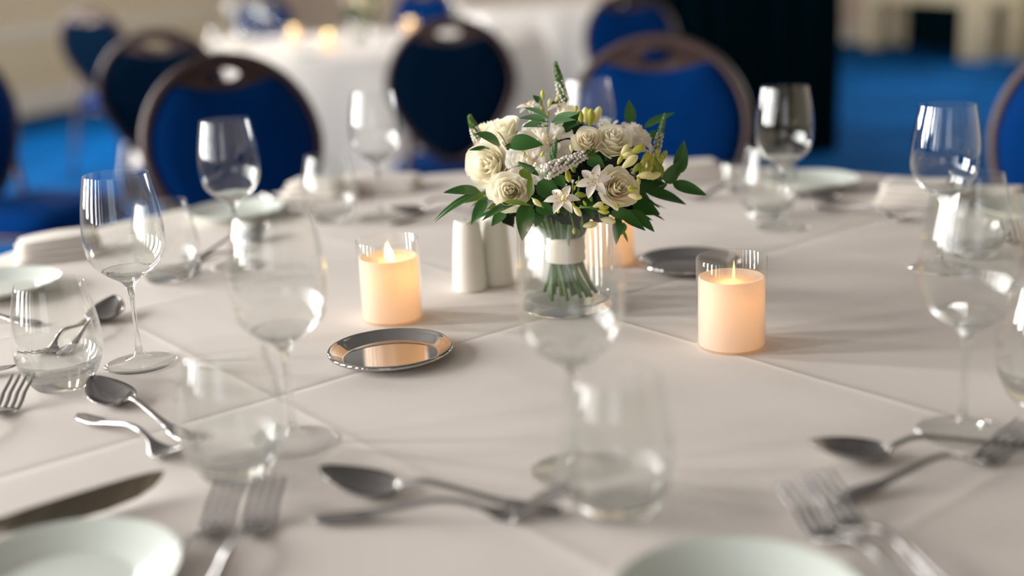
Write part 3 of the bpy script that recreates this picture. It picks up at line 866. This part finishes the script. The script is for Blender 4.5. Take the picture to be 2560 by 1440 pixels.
# ------------------------------------------------------------------ vase and bouquet
VC = T(1418, 765); VC.z = ZT + .0004
t = thing('glass_vase', 'clear cylindrical glass vase holding the bouquet, table centre', 'vase', VC)
RV, HV = .0575, .115
vp = [(0, .0006), (.050, .0004), (.0562, .0010), (RV, .004), (RV, HV - .001), (RV - .001, HV), (RV - .0022, HV), (RV - .003, HV - .001), (RV - .003, .0145), (.051, .0105), (.04, .0095), (0, .009)]
v, f = lathe(vp, 64)
mi = [1 if sum(v[i][2] for i in q) / len(q) < .013 else 0 for q in f]
obj('vase_wall', sharp(mesh('vase_wall', v, f, [M['glass'], M['glass2']], midx=mi), 50), t)
vase_far = t

BC = Vector((VC.x + .003, VC.y, ZT + .158))           # heart of the flower dome
BR = Vector((.118, .112, .095))
def dome(x, y, push=0.0, Y=None):
    """point of the flower dome (or of the depth Y) seen at a photo pixel"""
    if Y is not None: return at(x, y, VC.y + Y)
    v = ray(x, y).normalized(); o_ = CAM - BC
    S = lambda u: Vector((u.x / BR.x, u.y / BR.y, u.z / BR.z))
    d, e = S(v), S(o_); A, B, C_ = d.dot(d), d.dot(e), e.dot(e) - 1
    disc = B * B - A * C_
    tt = (-B - math.sqrt(disc)) / A if disc > 0 else -B / A
    return CAM + v * (tt - push)
def basis(z_, up=Vector((0, 0, 1)), spin=0):
    z_ = z_.normalized(); x_ = up.cross(z_)
    if x_.length < .05: x_ = Vector((1, 0, 0)).cross(z_)
    x_.normalize(); y_ = z_.cross(x_)
    return (Matrix((x_, y_, z_)).transposed() @ Matrix.Rotation(spin, 3, 'Z')).to_4x4()
bq = thing('bouquet', 'white rose bouquet with green leaves in the vase, table centre', 'flowers', VC)
def part(name, me, mat4=None, parent=bq, sc=None):
    o = bpy.data.objects.new(name, me); COL.objects.link(o); o.parent = parent
    if mat4 is not None:
        m_ = Matrix.Translation(-VC) @ mat4
        if sc: m_ = m_ @ Matrix.Diagonal((sc, sc, sc, 1) if not isinstance(sc, tuple) else sc + (1,))
        o.matrix_basis = m_
    return o
def petal_rose(k, n, mat, seed):
    """one petal of a rose of unit radius, opening up +z"""
    rnd = random.Random(seed * 97 + k); t = k / (n - 1)
    span = 1.35 + .75 * (1 - t) + .25 * rnd.random(); a0 = k * 2.399 + rnd.uniform(-.2, .2)
    r0, r1 = .08 + .20 * t, .13 + .80 * t ** .95
    hgt = .98 - .26 * t + .05 * rnd.random(); curl = .04 + .24 * t ** 2
    vs, fs = [], []; nu, nv = 7, 6
    for i in range(nv + 1):
        v = i / nv
        for j in range(nu + 1):
            u = j / nu * 2 - 1
            wv = span * (.45 + .55 * math.sin(PI * (.12 + .62 * v))) * .5
            top = 1 - .16 * u * u * u * u - .10 * abs(u) * t
            bell = r0 + (r1 - r0) * (math.sin(v * PI / 2) ** .8)
            rr = bell + curl * max(0, v - .66) ** 1.3 * 3.0 + .03 * math.sin(5 * u + k) * v * (.3 + t)
            rr -= .10 * (u * u) * v * (1 - t)
            a = a0 + u * wv * (1.0 if t < .5 else 1.0)
            z = -.35 + (hgt + .35 - .25 * t) * v * top - curl * .55 * max(0, v - .75) * 2
            vs.append((rr * math.cos(a), rr * math.sin(a), z))
    for i in range(nv):
        for j in range(nu):
            q = i * (nu + 1) + j; fs.append((q, q + 1, q + nu + 2, q + nu + 1))
    return mesh('petal', vs, fs, mat)
def petal_ruffle(k, n, mat, seed):
    rnd = random.Random(seed * 31 + k); ring = 0 if k < 3 else (1 if k < 7 else 2)
    a0 = (k * 2.1 if ring == 0 else k * 1.63 if ring == 1 else k * 1.31) + rnd.uniform(-.15, .15)
    r1 = (.35, .68, 1.0)[ring]; hgt = (.62, .55, .30)[ring]; sp = (1.2, 1.15, 1.05)[ring]
    vs, fs = [], []; nu, nv = 10, 6
    for i in range(nv + 1):
        v = i / nv
        for j in range(nu + 1):
            u = j / nu * 2 - 1
            rr = .06 + r1 * v ** .9 * (1 - .10 * u ** 4)
            a = a0 + u * sp * .55 * (.5 + .5 * math.sin(PI * (.1 + .55 * v)))
            z = -.35 + (hgt + .35) * math.sin(v * PI * .52) - .10 * ring * v ** 3 + .055 * v ** 2 * math.sin(9 * u + k * 2)
            vs.append((rr * math.cos(a), rr * math.sin(a), z))
    for i in range(nv):
        for j in range(nu):
            q = i * (nu + 1) + j; fs.append((q, q + 1, q + nu + 2, q + nu + 1))
    return mesh('petal', vs, fs, mat)
core_me = {}
for nm in ('rose', 'rose_y', 'lisi'):
    core_me[nm] = mesh('flower_core', *lathe([(0, -.75), (.06, -.72), (.16, -.45), (.17, -.2), (.13, .2), (.09, .62), (0, .70)], 12), M['rose_y'])
calyx_me = mesh('calyx', *lathe([(0, -.95), (.07, -.92), (.09, -.75), (.22, -.52), (.30, -.30), (.16, -.30), (0, -.4)], 12), M['stem'])
PET = {('rose', s): [petal_rose(k, 25, M['rose'], s) for k in range(25)] for s in (1, 2)}
PET.update({('rose_y', s): [petal_rose(k, 25, M['rose_y'], s) for k in range(25)] for s in (3,)})
PET.update({('lisi', s): [petal_ruffle(k, 12, M['lisi'], s) for k in range(12)] for s in (1, 2)})
def bloom(name, kind, seed, x, y, rpx, aim=None, Y=None, push=-.01, spin=0, tall=1.0):
    c = dome(x, y, push, Y)
    dist = (c - CAM).dot(FW); R_ = rpx / FPX * dist
    ax = (Vector(aim) if aim else ((c - BC + Vector((0, 0, .045))).normalized() + (CAM - c).normalized() * .55)).normalized()
    B = Matrix.Translation(c - ax * R_ * .35) @ basis(ax, spin=spin)
    o = part(name, core_me[kind], B, sc=R_ if tall == 1 else (R_, R_, R_ * tall))
    for me in PET[(kind, seed)]: part('petal', me, parent=o)
    part('calyx', calyx_me, parent=o)
    return o
bloom('rose', 'rose', 1, 1222, 412, 64, aim=(-.45, -.85, .30), spin=.5)['label'] = 'full open cream rose, leftmost'
bloom('rose', 'rose', 2, 1277, 478, 54, aim=(-.1, -.9, .25), spin=2)['label'] = 'tight round cream rose below the leftmost'
bloom('rose', 'rose', 2, 1252, 330, 50, aim=(-.5, -.35, .8), Y=-.03, spin=1)
bloom('rose', 'rose_y', 3, 1468, 352, 40, aim=(.05, -.72, .7), spin=.4)['label'] = 'small cream rosebud above the white spike'
bloom('rose', 'rose', 1, 1532, 352, 54, aim=(.22, -.55, .8), spin=2.6)['label'] = 'cream rose, upper right of the centre'
bloom('rose', 'rose_y', 3, 1545, 470, 54, aim=(.30, -.88, .35), spin=1.2)['label'] = 'blush rose behind the starry white flowers'
bloom('ruffled_flower', 'lisi', 1, 1362, 345, 72, aim=(-.05, -.75, .6), spin=.2, push=-.02)
bloom('ruffled_flower', 'lisi', 2, 1322, 402, 60, aim=(-.15, -.9, .35), spin=1.1, push=-.012)
bloom('ruffled_flower', 'lisi', 1, 1520, 318, 58, aim=(.1, .1, 1), Y=.03, spin=2)
bloom('ruffled_flower', 'lisi', 2, 1598, 335, 50, aim=(.6, -.3, .7), Y=-.01, spin=.9)
bloom('rose', 'rose', 2, 1215, 330, 40, aim=(-.7, .1, .7), Y=.02, spin=.3)
bloom('rose', 'rose', 1, 1425, 285, 38, aim=(0, .2, 1), Y=.02, spin=.3)

# starry white flowers: six pointed petals, anthers on threads
def star_petal(seed):
    rnd = random.Random(seed); vs, fs = [], []
    b_ = rnd.uniform(-.15, .2); nu, nv = 4, 7
    for i in range(nv + 1):
        v = i / nv; wd = .26 * math.sin(PI * min(1, .06 + v * .94)) ** .8 * (1 - .15 * v) + .01
        for j in range(nu + 1):
            u = j / nu * 2 - 1
            vs.append((v * 1.0, u * wd, .35 * v - (.38 + b_) * v * v + .10 * u * u * math.sin(PI * v)))
    for i in range(nv):
        for j in range(nu):
            q = i * (nu + 1) + j; fs.append((q, q + nu + 1, q + nu + 2, q + 1))
    return mesh('petal', vs, fs, M['star'])
STAR = [star_petal(k) for k in range(6)]
throat_me = mesh('star_flower', *lathe([(0, -.55), (.05, -.5), (.07, -.3), (.12, -.06), (.17, .06), (.10, .03), (0, -.1)], 12), M['star'])
vs, fs = [], []
for k in range(6):
    a = k * PI / 3 + .4; q = Vector((math.cos(a), math.sin(a), 0))
    add(vs, fs, *tube([Vector((0, 0, -.05)), q * .2 + Vector((0, 0, .22)), q * .34 + Vector((0, 0, .38))], .012, 5))
fil_me = mesh('stamen', vs, fs, M['bud'])
vs, fs = [], []
for k in range(6):
    a = k * PI / 3 + .4; q = Vector((math.cos(a), math.sin(a), 0)); e = q * .34 + Vector((0, 0, .38)); s_ = Vector((-q.y, q.x, .1)) * .07
    add(vs, fs, *tube([e - s_, e - s_ * .4, e + s_ * .4, e + s_], [.012, .034, .034, .012], 6))
anth_me = mesh('anther', vs, fs, M['anther'])
def star(x, y, rpx, aim, spin=0, push=.016, Y=None):
    c = dome(x, y, push, Y); R_ = rpx / FPX * (c - CAM).dot(FW)
    o = part('star_flower', throat_me, Matrix.Translation(c) @ basis(Vector(aim), spin=spin), sc=R_)
    for k, me in enumerate(STAR):
        p = part('petal', me, parent=o); p.rotation_euler = (0, 0, k * PI / 3)
    part('stamen', fil_me, parent=o); part('anther', anth_me, parent=o)
star(1484, 454, 46, (-.15, -.8, .45), .25, push=.028)
star(1405, 500, 46, (-.10, -.70, .75), .1, push=.022)
star(1322, 268, 34, (-.2, -.3, .9), .3, Y=.0)
star(1398, 268, 34, (.2, -.25, .9), .9, Y=.02)
star(1630, 392, 26, (.5, -.3, .8), .4, Y=-.01)

# flower spikes covered with tiny buds
def spike(x0_, y0_, x1_, y1_, wpx, white, Y=None, push=.012, push2=None):
    A = dome(x0_, y0_, push, Y); B = dome(x1_, y1_, push if push2 is None else push2, Y)
    if Y is None and push2 is None:
        B = at(x1_, y1_, A.y)
    Ls = (B - A).length; R_ = wpx / 2 / FPX * (A - CAM).dot(FW)
    vs, fs, mi = [], [], []
    nb = 190 if white == 2 else 120
    core = lathe([(0, 0), (R_ * .72, 0), (R_ * .70, Ls * .3), (R_ * .52, Ls * .65), (R_ * .30, Ls * .9), (0, Ls)], 10)
    add(vs, fs, *core); mi += [1] * len(core[1])
    for k in range(nb):
        t = (k + .5) / nb; a = k * 2.399 + .35 * math.sin(k * 12.9898)
        rr = R_ * (1.0 - .62 * t ** 1.7); z = Ls * (t ** .92) * .97
        s_ = R_ * (.30 - .17 * t) * (1.2 if white == 2 else .85) * (1 + .22 * math.sin(k * 78.233))
        c = Vector((rr * math.cos(a) * .88, rr * math.sin(a) * .88, z)); e = Vector((math.cos(a), math.sin(a), .45)).normalized()
        q = e.orthogonal().normalized(); w2 = e.cross(q)
        b0 = len(vs)
        for h, rad in ((-.5, .75), (.35, 1.0)):
            for j in range(5): vs.append(c + e * s_ * h + (q * math.cos(j * 2 * PI / 5) + w2 * math.sin(j * 2 * PI / 5)) * s_ * rad)
        vs.append(c + e * s_ * 1.05)
        for j in range(5):
            j2 = (j + 1) % 5
            fs.append((b0 + j, b0 + j2, b0 + 5 + j2, b0 + 5 + j)); fs.append((b0 + 5 + j, b0 + 5 + j2, b0 + 10))
        mi += [(0 if t < (.80 if white == 2 else .50 if white == 1 else -1) else 2)] * 10
    me = mesh('flower_spike', vs, fs, [M['star'], M['leaf_s'], M['leaf_l'] if white else M['leaf_s']], midx=mi)
    return part('flower_spike', me, Matrix.Translation(A) @ basis(B - A))
spike(1410, 255, 1387, 150, 27, 1, Y=.0)['label'] = 'tall pointed spike at the top of the bouquet'
spike(1197, 352, 1172, 285, 28, 1, Y=.0)
spike(1638, 385, 1664, 280, 22, 1, Y=-.01)
spike(1360, 432, 1492, 374, 36, 2, push=.034, push2=.030)['label'] = 'white beaded flower spike lying across the middle'
spike(1380, 398, 1392, 344, 18, 0, push=.020)
spike(1334, 426, 1293, 405, 17, 0, push=.020)

# buds
bud_l = lathe(smooth_prof([(.02, 0), (.10, .08), (.20, .35), (.235, .6), (.15, .88), (.01, 1.0)], 2), 10)
BUDM = {k: mesh('bud', *bud_l, M[k]) for k in ('bud', 'bud_y', 'bud_g')}
def bud(x, y, L_, ang, kind='bud_y', Y=None, push=.012, fat=1.0, lean=-.2):
    """ang: direction of the bud's tip in the picture, degrees from right, anticlockwise"""
    c = dome(x, y, push, Y); k = (c - CAM).dot(FW) / FPX; a = math.radians(ang)
    d = (RT * math.cos(a) + UP * math.sin(a) + FW * lean).normalized()
    s = L_ * k
    o = part('bud', BUDM[kind], Matrix.Translation(c - d * s * .5) @ basis(d), sc=(s * fat, s * fat, s))
    return c - d * s * .5
for b_ in [(1357, 236, 24, 95, 'bud_y', 0), (1352, 256, 18, 100, 'bud_g', 0), (1357, 274, 24, 95, 'bud_y', 0), (1370, 288, 18, 90, 'bud_y', 0), (1374, 258, 24, 80, 'bud', 0),
           (1393, 247, 20, 60, 'bud', .0), (1440, 272, 18, 80, 'bud_y', 0),
           (1464, 288, 42, 92, 'bud', -.02), (1477, 294, 46, 88, 'bud_y', -.03), (1493, 288, 46, 75, 'bud', -.02), (1452, 292, 34, 100, 'bud_y', -.03),
           (1422, 305, 18, 85, 'bud_y', -.04), (1414, 312, 16, 110, 'bud_y', -.04)]:
    bud(b_[0], b_[1], b_[2], b_[3], b_[4], Y=b_[5])
for b_ in [(1562, 374, 32, 55, 'bud', .018), (1566, 389, 36, 20, 'bud', .022), (1575, 404, 50, 38, 'bud', .028), (1594, 374, 44, 28, 'bud_y', .014), (1550, 400, 26, 60, 'bud_y', .02),
           (1614, 396, 40, 62, 'bud_y', .006), (1626, 402, 34, 75, 'bud_y', .006), (1606, 412, 34, 70, 'bud_y', .01), (1640, 410, 40, 100, 'bud_g', .004), (1650, 404, 36, 80, 'bud_y', .0), (1644, 384, 26, 95, 'bud_y', .004),
           (1660, 390, 30, 70, 'bud_y', .0), (1622, 424, 32, 55, 'bud_y', .01), (1605, 430, 34, 70, 'bud_y', .012), (1634, 432, 40, 85, 'bud_g', .006), (1652, 426, 36, 100, 'bud_g', .0), (1592, 420, 34, 50, 'bud_g', .012),
           (1612, 438, 42, 8, 'bud', .020), (1634, 440, 40, 18, 'bud', .014), (1597, 452, 22, 100, 'bud_y', .022), (1583, 474, 26, 10, 'bud_y', .02), (1588, 491, 36, -12, 'bud', .02), (1575, 468, 18, 40, 'bud_y', .02),
           (1420, 440, 34, -80, 'bud_y', .02), (1432, 420, 26, -70, 'bud_g', .012), (1440, 408, 26, -95, 'bud_y', .01), (1452, 487, 32, 175, 'bud_g', .02), (1476, 494, 22, 110, 'bud_g', .014), (1462, 508, 16, -60, 'bud_y', .02),
           (1343, 507, 30, 140, 'bud', .022), (1443, 527, 34, -55, 'bud', .026), (1434, 512, 16, 120, 'bud_y', .026), (1496, 512, 30, 20, 'bud', .024), (1510, 519, 26, 5, 'bud_y', .02), (1509, 529, 30, -8, 'bud_y', .02), (1544, 514, 18, -70, 'bud_y', .026), (1396, 527, 14, -100, 'bud_y', .026),
           (1428, 370, 20, 100, 'bud', .03), (1356, 385, 18, 60, 'bud_y', .024), (1408, 495, 20, 60, 'bud', .026), (1436, 470, 16, 80, 'bud_y', .015), (1310, 385, 14, 80, 'bud_y', .024), (1446, 455, 18, 200, 'bud_y', .01)]:
    bud(b_[0], b_[1], b_[2], b_[3], b_[4], push=b_[5])
def stalk(pts, r=.0011, mat='stem', name='stalk'):
    part(name, mesh(name, *tube([Vector(q) - VC for q in smooth_prof([tuple(p) for p in pts], 4)], r, 6), M[mat]))
for x, y, L_, a, e in [(1475, 562, 38, 10, (1440, 530)), (1520, 551, 40, -12, (1480, 528)), (1435, 577, 18, -90, (1425, 530))]:
    q = bud(x, y, L_, a, 'bud' if L_ > 20 else 'bud_y', Y=-.082)
    stalk([at(e[0], e[1], VC.y - .075), at((e[0] * .6 + x * .4), (e[1] * .6 + y * .4) - 4, VC.y - .082), q])
for a, b_ in [((1448, 440), (1440, 500)), ((1432, 460), (1425, 510)), ((1360, 520), (1330, 495)), ((1500, 515), (1440, 520)), ((1508, 526), (1450, 515))]:
    stalk([dome(*a, .016), dome((a[0] + b_[0]) / 2 + 3, (a[1] + b_[1]) / 2, .014), dome(*b_, .004)])

# leaves
def leaf_mesh(Lf, Wf, bend, fold, mat, twist=0, serr=0):
    vs, fs = [], []; nv, nu = 10, 4
    for i in range(nv + 1):
        v = i / nv; wd = Wf / 2 * (math.sin(PI * v ** .72) ** .85) * (1 - .12 * v) + Wf * .012
        if serr and i % 2: wd *= 1 + serr
        for j in range(nu + 1):
            u = j / nu * 2 - 1; a = twist * v
            lx, lz = u * wd * math.cos(a), abs(u) * wd * fold + u * wd * math.sin(a)
            vs.append((lx, Lf * v - .12 * abs(bend) * Lf * v * v, lz - bend * Lf * v * v))
    for i in range(nv):
        for j in range(nu):
            q = i * (nu + 1) + j; fs.append((q, q + 1, q + nu + 2, q + nu + 1))
    return mesh('leaf', vs, fs, mat)
def leaf(x0_, y0_, x1_, y1_, wpx, kind='leaf', Y0=None, Y1=None, push=.01, facing=.5, bend=.15, fold=.25, twist=0, serr=0):
    """from base pixel to tip pixel; facing turns the blade from edge-on (0) to flat on (1) toward the viewer"""
    A = dome(x0_, y0_, push, Y0); B = at(x1_, y1_, (VC.y + Y1) if Y1 is not None else A.y - .01)
    d = B - A; Lf = d.length; Wf = wpx / FPX * (A - CAM).dot(FW)
    y_ = d.normalized(); n_ = (-FW * facing + Vector((0, 0, 1)) * (1 - facing)); n_ = (n_ - y_ * n_.dot(y_)).normalized()
    # aim the chord so the bent tip lands on B
    x_ = y_.cross(n_)
    ca = math.atan2(bend, 1 - .12 * abs(bend)); yy = y_ * math.cos(ca) + n_ * math.sin(ca); zz = n_ * math.cos(ca) - y_ * math.sin(ca)
    s = Lf / math.hypot(1 - .12 * abs(bend), bend)
    Bm = Matrix((x_, yy, zz)).transposed().to_4x4()
    return part('leaf', leaf_mesh(s, Wf, bend, fold, M[kind], twist, serr), Matrix.Translation(A) @ Bm)
LEAVES = [
    (1200, 478, 1108, 482, 34, 'leaf', -.05, -.06, .45, .12), (1190, 480, 1085, 552, 13, 'leaf', -.05, -.07, .3, .3), (1205, 484, 1087, 556, 14, 'leaf', -.06, -.08, .3, .25),
    (1212, 486, 1138, 510, 30, 'leaf_l', -.05, -.06, .55, .2), (1216, 498, 1178, 562, 28, 'leaf', -.06, -.07, .6, .25), (1288, 508, 1205, 552, 26, 'leaf', -.085, -.11, .4, .3),
    (1318, 508, 1305, 602, 44, 'leaf', -.09, -.11, .85, .2), (1262, 528, 1229, 566, 28, 'leaf', -.07, -.08, .6, .2), (1232, 508, 1252, 545, 30, 'leaf_l', -.05, -.06, .6, .1),
    (1250, 360, 1187, 334, 36, 'leaf', -.06, -.085, .6, .1), (1268, 368, 1241, 328, 24, 'leaf', -.06, -.09, .6, .1), (1275, 358, 1358, 362, 42, 'leaf', -.095, -.105, .75, .2),
    (1225, 372, 1172, 376, 20, 'leaf', -.05, -.06, .4, .1), (1290, 372, 1262, 366, 24, 'leaf', -.08, -.09, .5, .1),
    (1345, 455, 1400, 500, 46, 'leaf', -.10, -.11, .8, .1), (1340, 515, 1392, 538, 36, 'leaf', -.10, -.11, .6, .15), (1352, 530, 1338, 568, 26, 'leaf', -.08, -.09, .8, .1),
    (1408, 332, 1450, 278, 26, 'leaf', -.06, -.05, .7, .05), (1404, 332, 1464, 304, 18, 'leaf', -.06, -.07, .3, .1),
    (1372, 296, 1310, 270, 24, 'leaf_s', -.05, -.07, .5, .2), (1372, 304, 1298, 296, 26, 'leaf_s', -.05, -.07, .5, .2), (1378, 306, 1448, 282, 28, 'leaf_s', -.05, -.06, .5, .15),
    (1370, 312, 1306, 318, 30, 'leaf_s', -.05, -.07, .5, .2), (1350, 255, 1332, 238, 15, 'leaf', -.0, -.0, .8, .1), (1372, 262, 1412, 254, 14, 'leaf', .0, .0, .4, .2), (1385, 312, 1440, 300, 22, 'leaf_s', -.06, -.07, .4, .3),
    (1577, 310, 1572, 250, 28, 'leaf', .03, .03, .95, .05), (1610, 318, 1688, 281, 20, 'leaf', .03, .03, .6, .2), (1620, 345, 1655, 330, 24, 'leaf', .02, .02, .6, .1),
    (1696, 436, 1710, 350, 34, 'leaf', -.03, -.03, .95, .08), (1664, 458, 1704, 400, 34, 'leaf', -.03, -.04, .9, .12), (1681, 458, 1767, 488, 30, 'leaf', -.03, -.04, .8, .18),
    (1612, 478, 1716, 512, 36, 'leaf', -.04, -.03, .5, .2), (1598, 470, 1668, 462, 52, 'leaf', -.03, -.02, .6, .15), (1580, 512, 1650, 536, 44, 'leaf', -.05, -.05, .6, .2),
    (1528, 530, 1598, 552, 34, 'leaf', -.09, -.10, .6, .2), (1575, 525, 1636, 580, 30, 'leaf', -.06, -.07, .6, .15), (1555, 540, 1614, 577, 24, 'leaf', -.08, -.09, .6, .2),
    (1545, 540, 1540, 612, 24, 'leaf', -.07, -.08, .8, .1), (1556, 575, 1570, 606, 8, 'leaf_l', -.06, -.06, .6, .1), (1560, 556, 1552, 588, 20, 'leaf', -.05, -.05, .7, .1),
    (1620, 530, 1662, 552, 10, 'leaf', -.04, -.04, .4, .2), (1600, 540, 1632, 552, 12, 'leaf', -.05, -.05, .4, .2), (1640, 448, 1662, 430, 24, 'leaf', -.03, -.03, .6, .1),
    (1470, 395, 1512, 420, 36, 'leaf', -.09, -.10, .7, .1), (1390, 440, 1412, 470, 30, 'leaf', -.10, -.11, .7, .1), (1318, 420, 1348, 440, 16, 'leaf', -.11, -.115, .6, .1),
    (1300, 425, 1330, 452, 26, 'leaf_l', -.11, -.115, .6, .2), (1326, 440, 1322, 500, 14, 'leaf_l', -.11, -.115, .7, .2), (1560, 470, 1625, 500, 40, 'leaf', -.05, -.05, .6, .1), (1260, 505, 1330, 515, 16, 'leaf_l', -.10, -.11, .5, .2)]
for x0_, y0_, x1_, y1_, wp, kd, Y0, Y1, fc, bd in LEAVES:
    leaf(x0_, y0_, x1_, y1_, wp * 1.1, kd, Y0, Y1, facing=fc, bend=bd, serr=.12 if wp == 46 else 0)
stalk([dome(1615, 478, Y=-.03), dome(1660, 462, Y=-.03), dome(1700, 435, Y=-.03)], .0012)
rnd = random.Random(11)
for k in range(34):                                  # foliage ring low down and round the far side
    a = 2 * PI * k / 34 + rnd.uniform(-.08, .08)
    inner_ = k % 2
    dirv = Vector((math.cos(a), math.sin(a), 0))
    A = VC + Vector((0, 0, HV + .012 + .02 * inner_)) + dirv * (.045 + .015 * rnd.random())
    B = VC + dirv * (.105 + .02 * rnd.random()) + Vector((0, 0, HV + (.012 if not inner_ else .04) + rnd.uniform(-.015, .02)))
    if dirv.y < -.35 and not inner_: B = A + (B - A) * .55
    d = (B - A); y_ = d.normalized(); n_ = Vector((0, 0, 1)); n_ = (n_ - y_ * n_.dot(y_)).normalized(); x_ = y_.cross(n_)
    part('leaf', leaf_mesh(d.length, .020 + .006 * rnd.random(), .2, .3, M['leaf']), Matrix.Translation(A) @ Matrix((x_, y_, n_)).transposed().to_4x4())
# dark heart of leaves and stalks that fills the dome
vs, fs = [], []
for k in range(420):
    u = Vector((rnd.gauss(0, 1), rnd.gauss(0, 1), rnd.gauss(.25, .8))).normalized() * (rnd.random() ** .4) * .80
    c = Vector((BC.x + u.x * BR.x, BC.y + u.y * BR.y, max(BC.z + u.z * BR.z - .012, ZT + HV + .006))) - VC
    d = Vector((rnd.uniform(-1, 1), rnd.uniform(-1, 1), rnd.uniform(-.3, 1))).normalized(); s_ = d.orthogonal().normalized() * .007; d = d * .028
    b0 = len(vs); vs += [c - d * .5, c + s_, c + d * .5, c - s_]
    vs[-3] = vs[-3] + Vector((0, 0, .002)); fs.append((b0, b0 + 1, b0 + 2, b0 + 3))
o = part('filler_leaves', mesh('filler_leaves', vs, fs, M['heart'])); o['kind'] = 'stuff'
# stems gathered by a ribbon, splaying out at the foot
for k in range(26):
    a = k * 2.399; q = math.sqrt((k + .5) / 26)
    top = Vector((.046 * q * math.cos(a), .046 * q * math.sin(a), HV + .02)); mid = Vector((.0195 * q * math.cos(a), .0195 * q * math.sin(a), .070))
    lo = Vector((.036 * q * math.cos(a + .5) + .006, .036 * q * math.sin(a + .5), .013 + .006 * rnd.random()))
    part('stem', mesh('stem', *tube(smooth_prof([tuple(top), tuple(mid), tuple(lo)], 4), .0024, 6), M['stem']))
part('ribbon', mesh('ribbon', *lathe([(.0235, .058), (.0245, .060), (.0232, .068), (.0245, .072), (.0234, .080), (.0245, .086), (.0225, .088)], 24), M['ribbon']))['label'] = 'pale satin ribbon binding the stems'

# ------------------------------------------------------------------ far table setting
p = T(905, 105); p.z = ZT + .0004
v2 = copy_tree(vase_far, 'clear glass vase with flowers among the candles of the far table', p)
copy_tree(bq, 'blurred white and green bouquet on the far table', p, 1.2)
G = 'empty clear wine glass on the far table, '
for x, y, lb in [(590, 100, 'left end, beside two tumblers'), (1150, 88, 'right of the candles'), (672, 122, 'between the tumblers and the leftmost far candle'), (640, 80, 'rear left, before the wall')]:
    p = T(x, y); p.z = ZT + .0002; wine_glass(G + lb, p)
for x, y, lb in [(545, 128, 'leftmost'), (615, 118, 'second from the left'), (1215, 95, 'at the right end')]:
    p = T(x, y); p.z = ZT + .0002; tumbler('empty clear tumbler on the far table, ' + lb, p)
for x, y, s, lb in [(600, 112, 11, 'folded white napkin standing on the far table by the glasses'), (1180, 112, 12, 'folded white napkin on the far table, right of the candles')]:
    napkin(lb, T(x, y), .4, s, l_=.14, w_=.1, h_=.05)
for x, y, lb in [(760, 142, 'white side plate on the far table, front left'), (1080, 125, 'white side plate on the far table, front right')]:
    plate(lb, T(x, y))
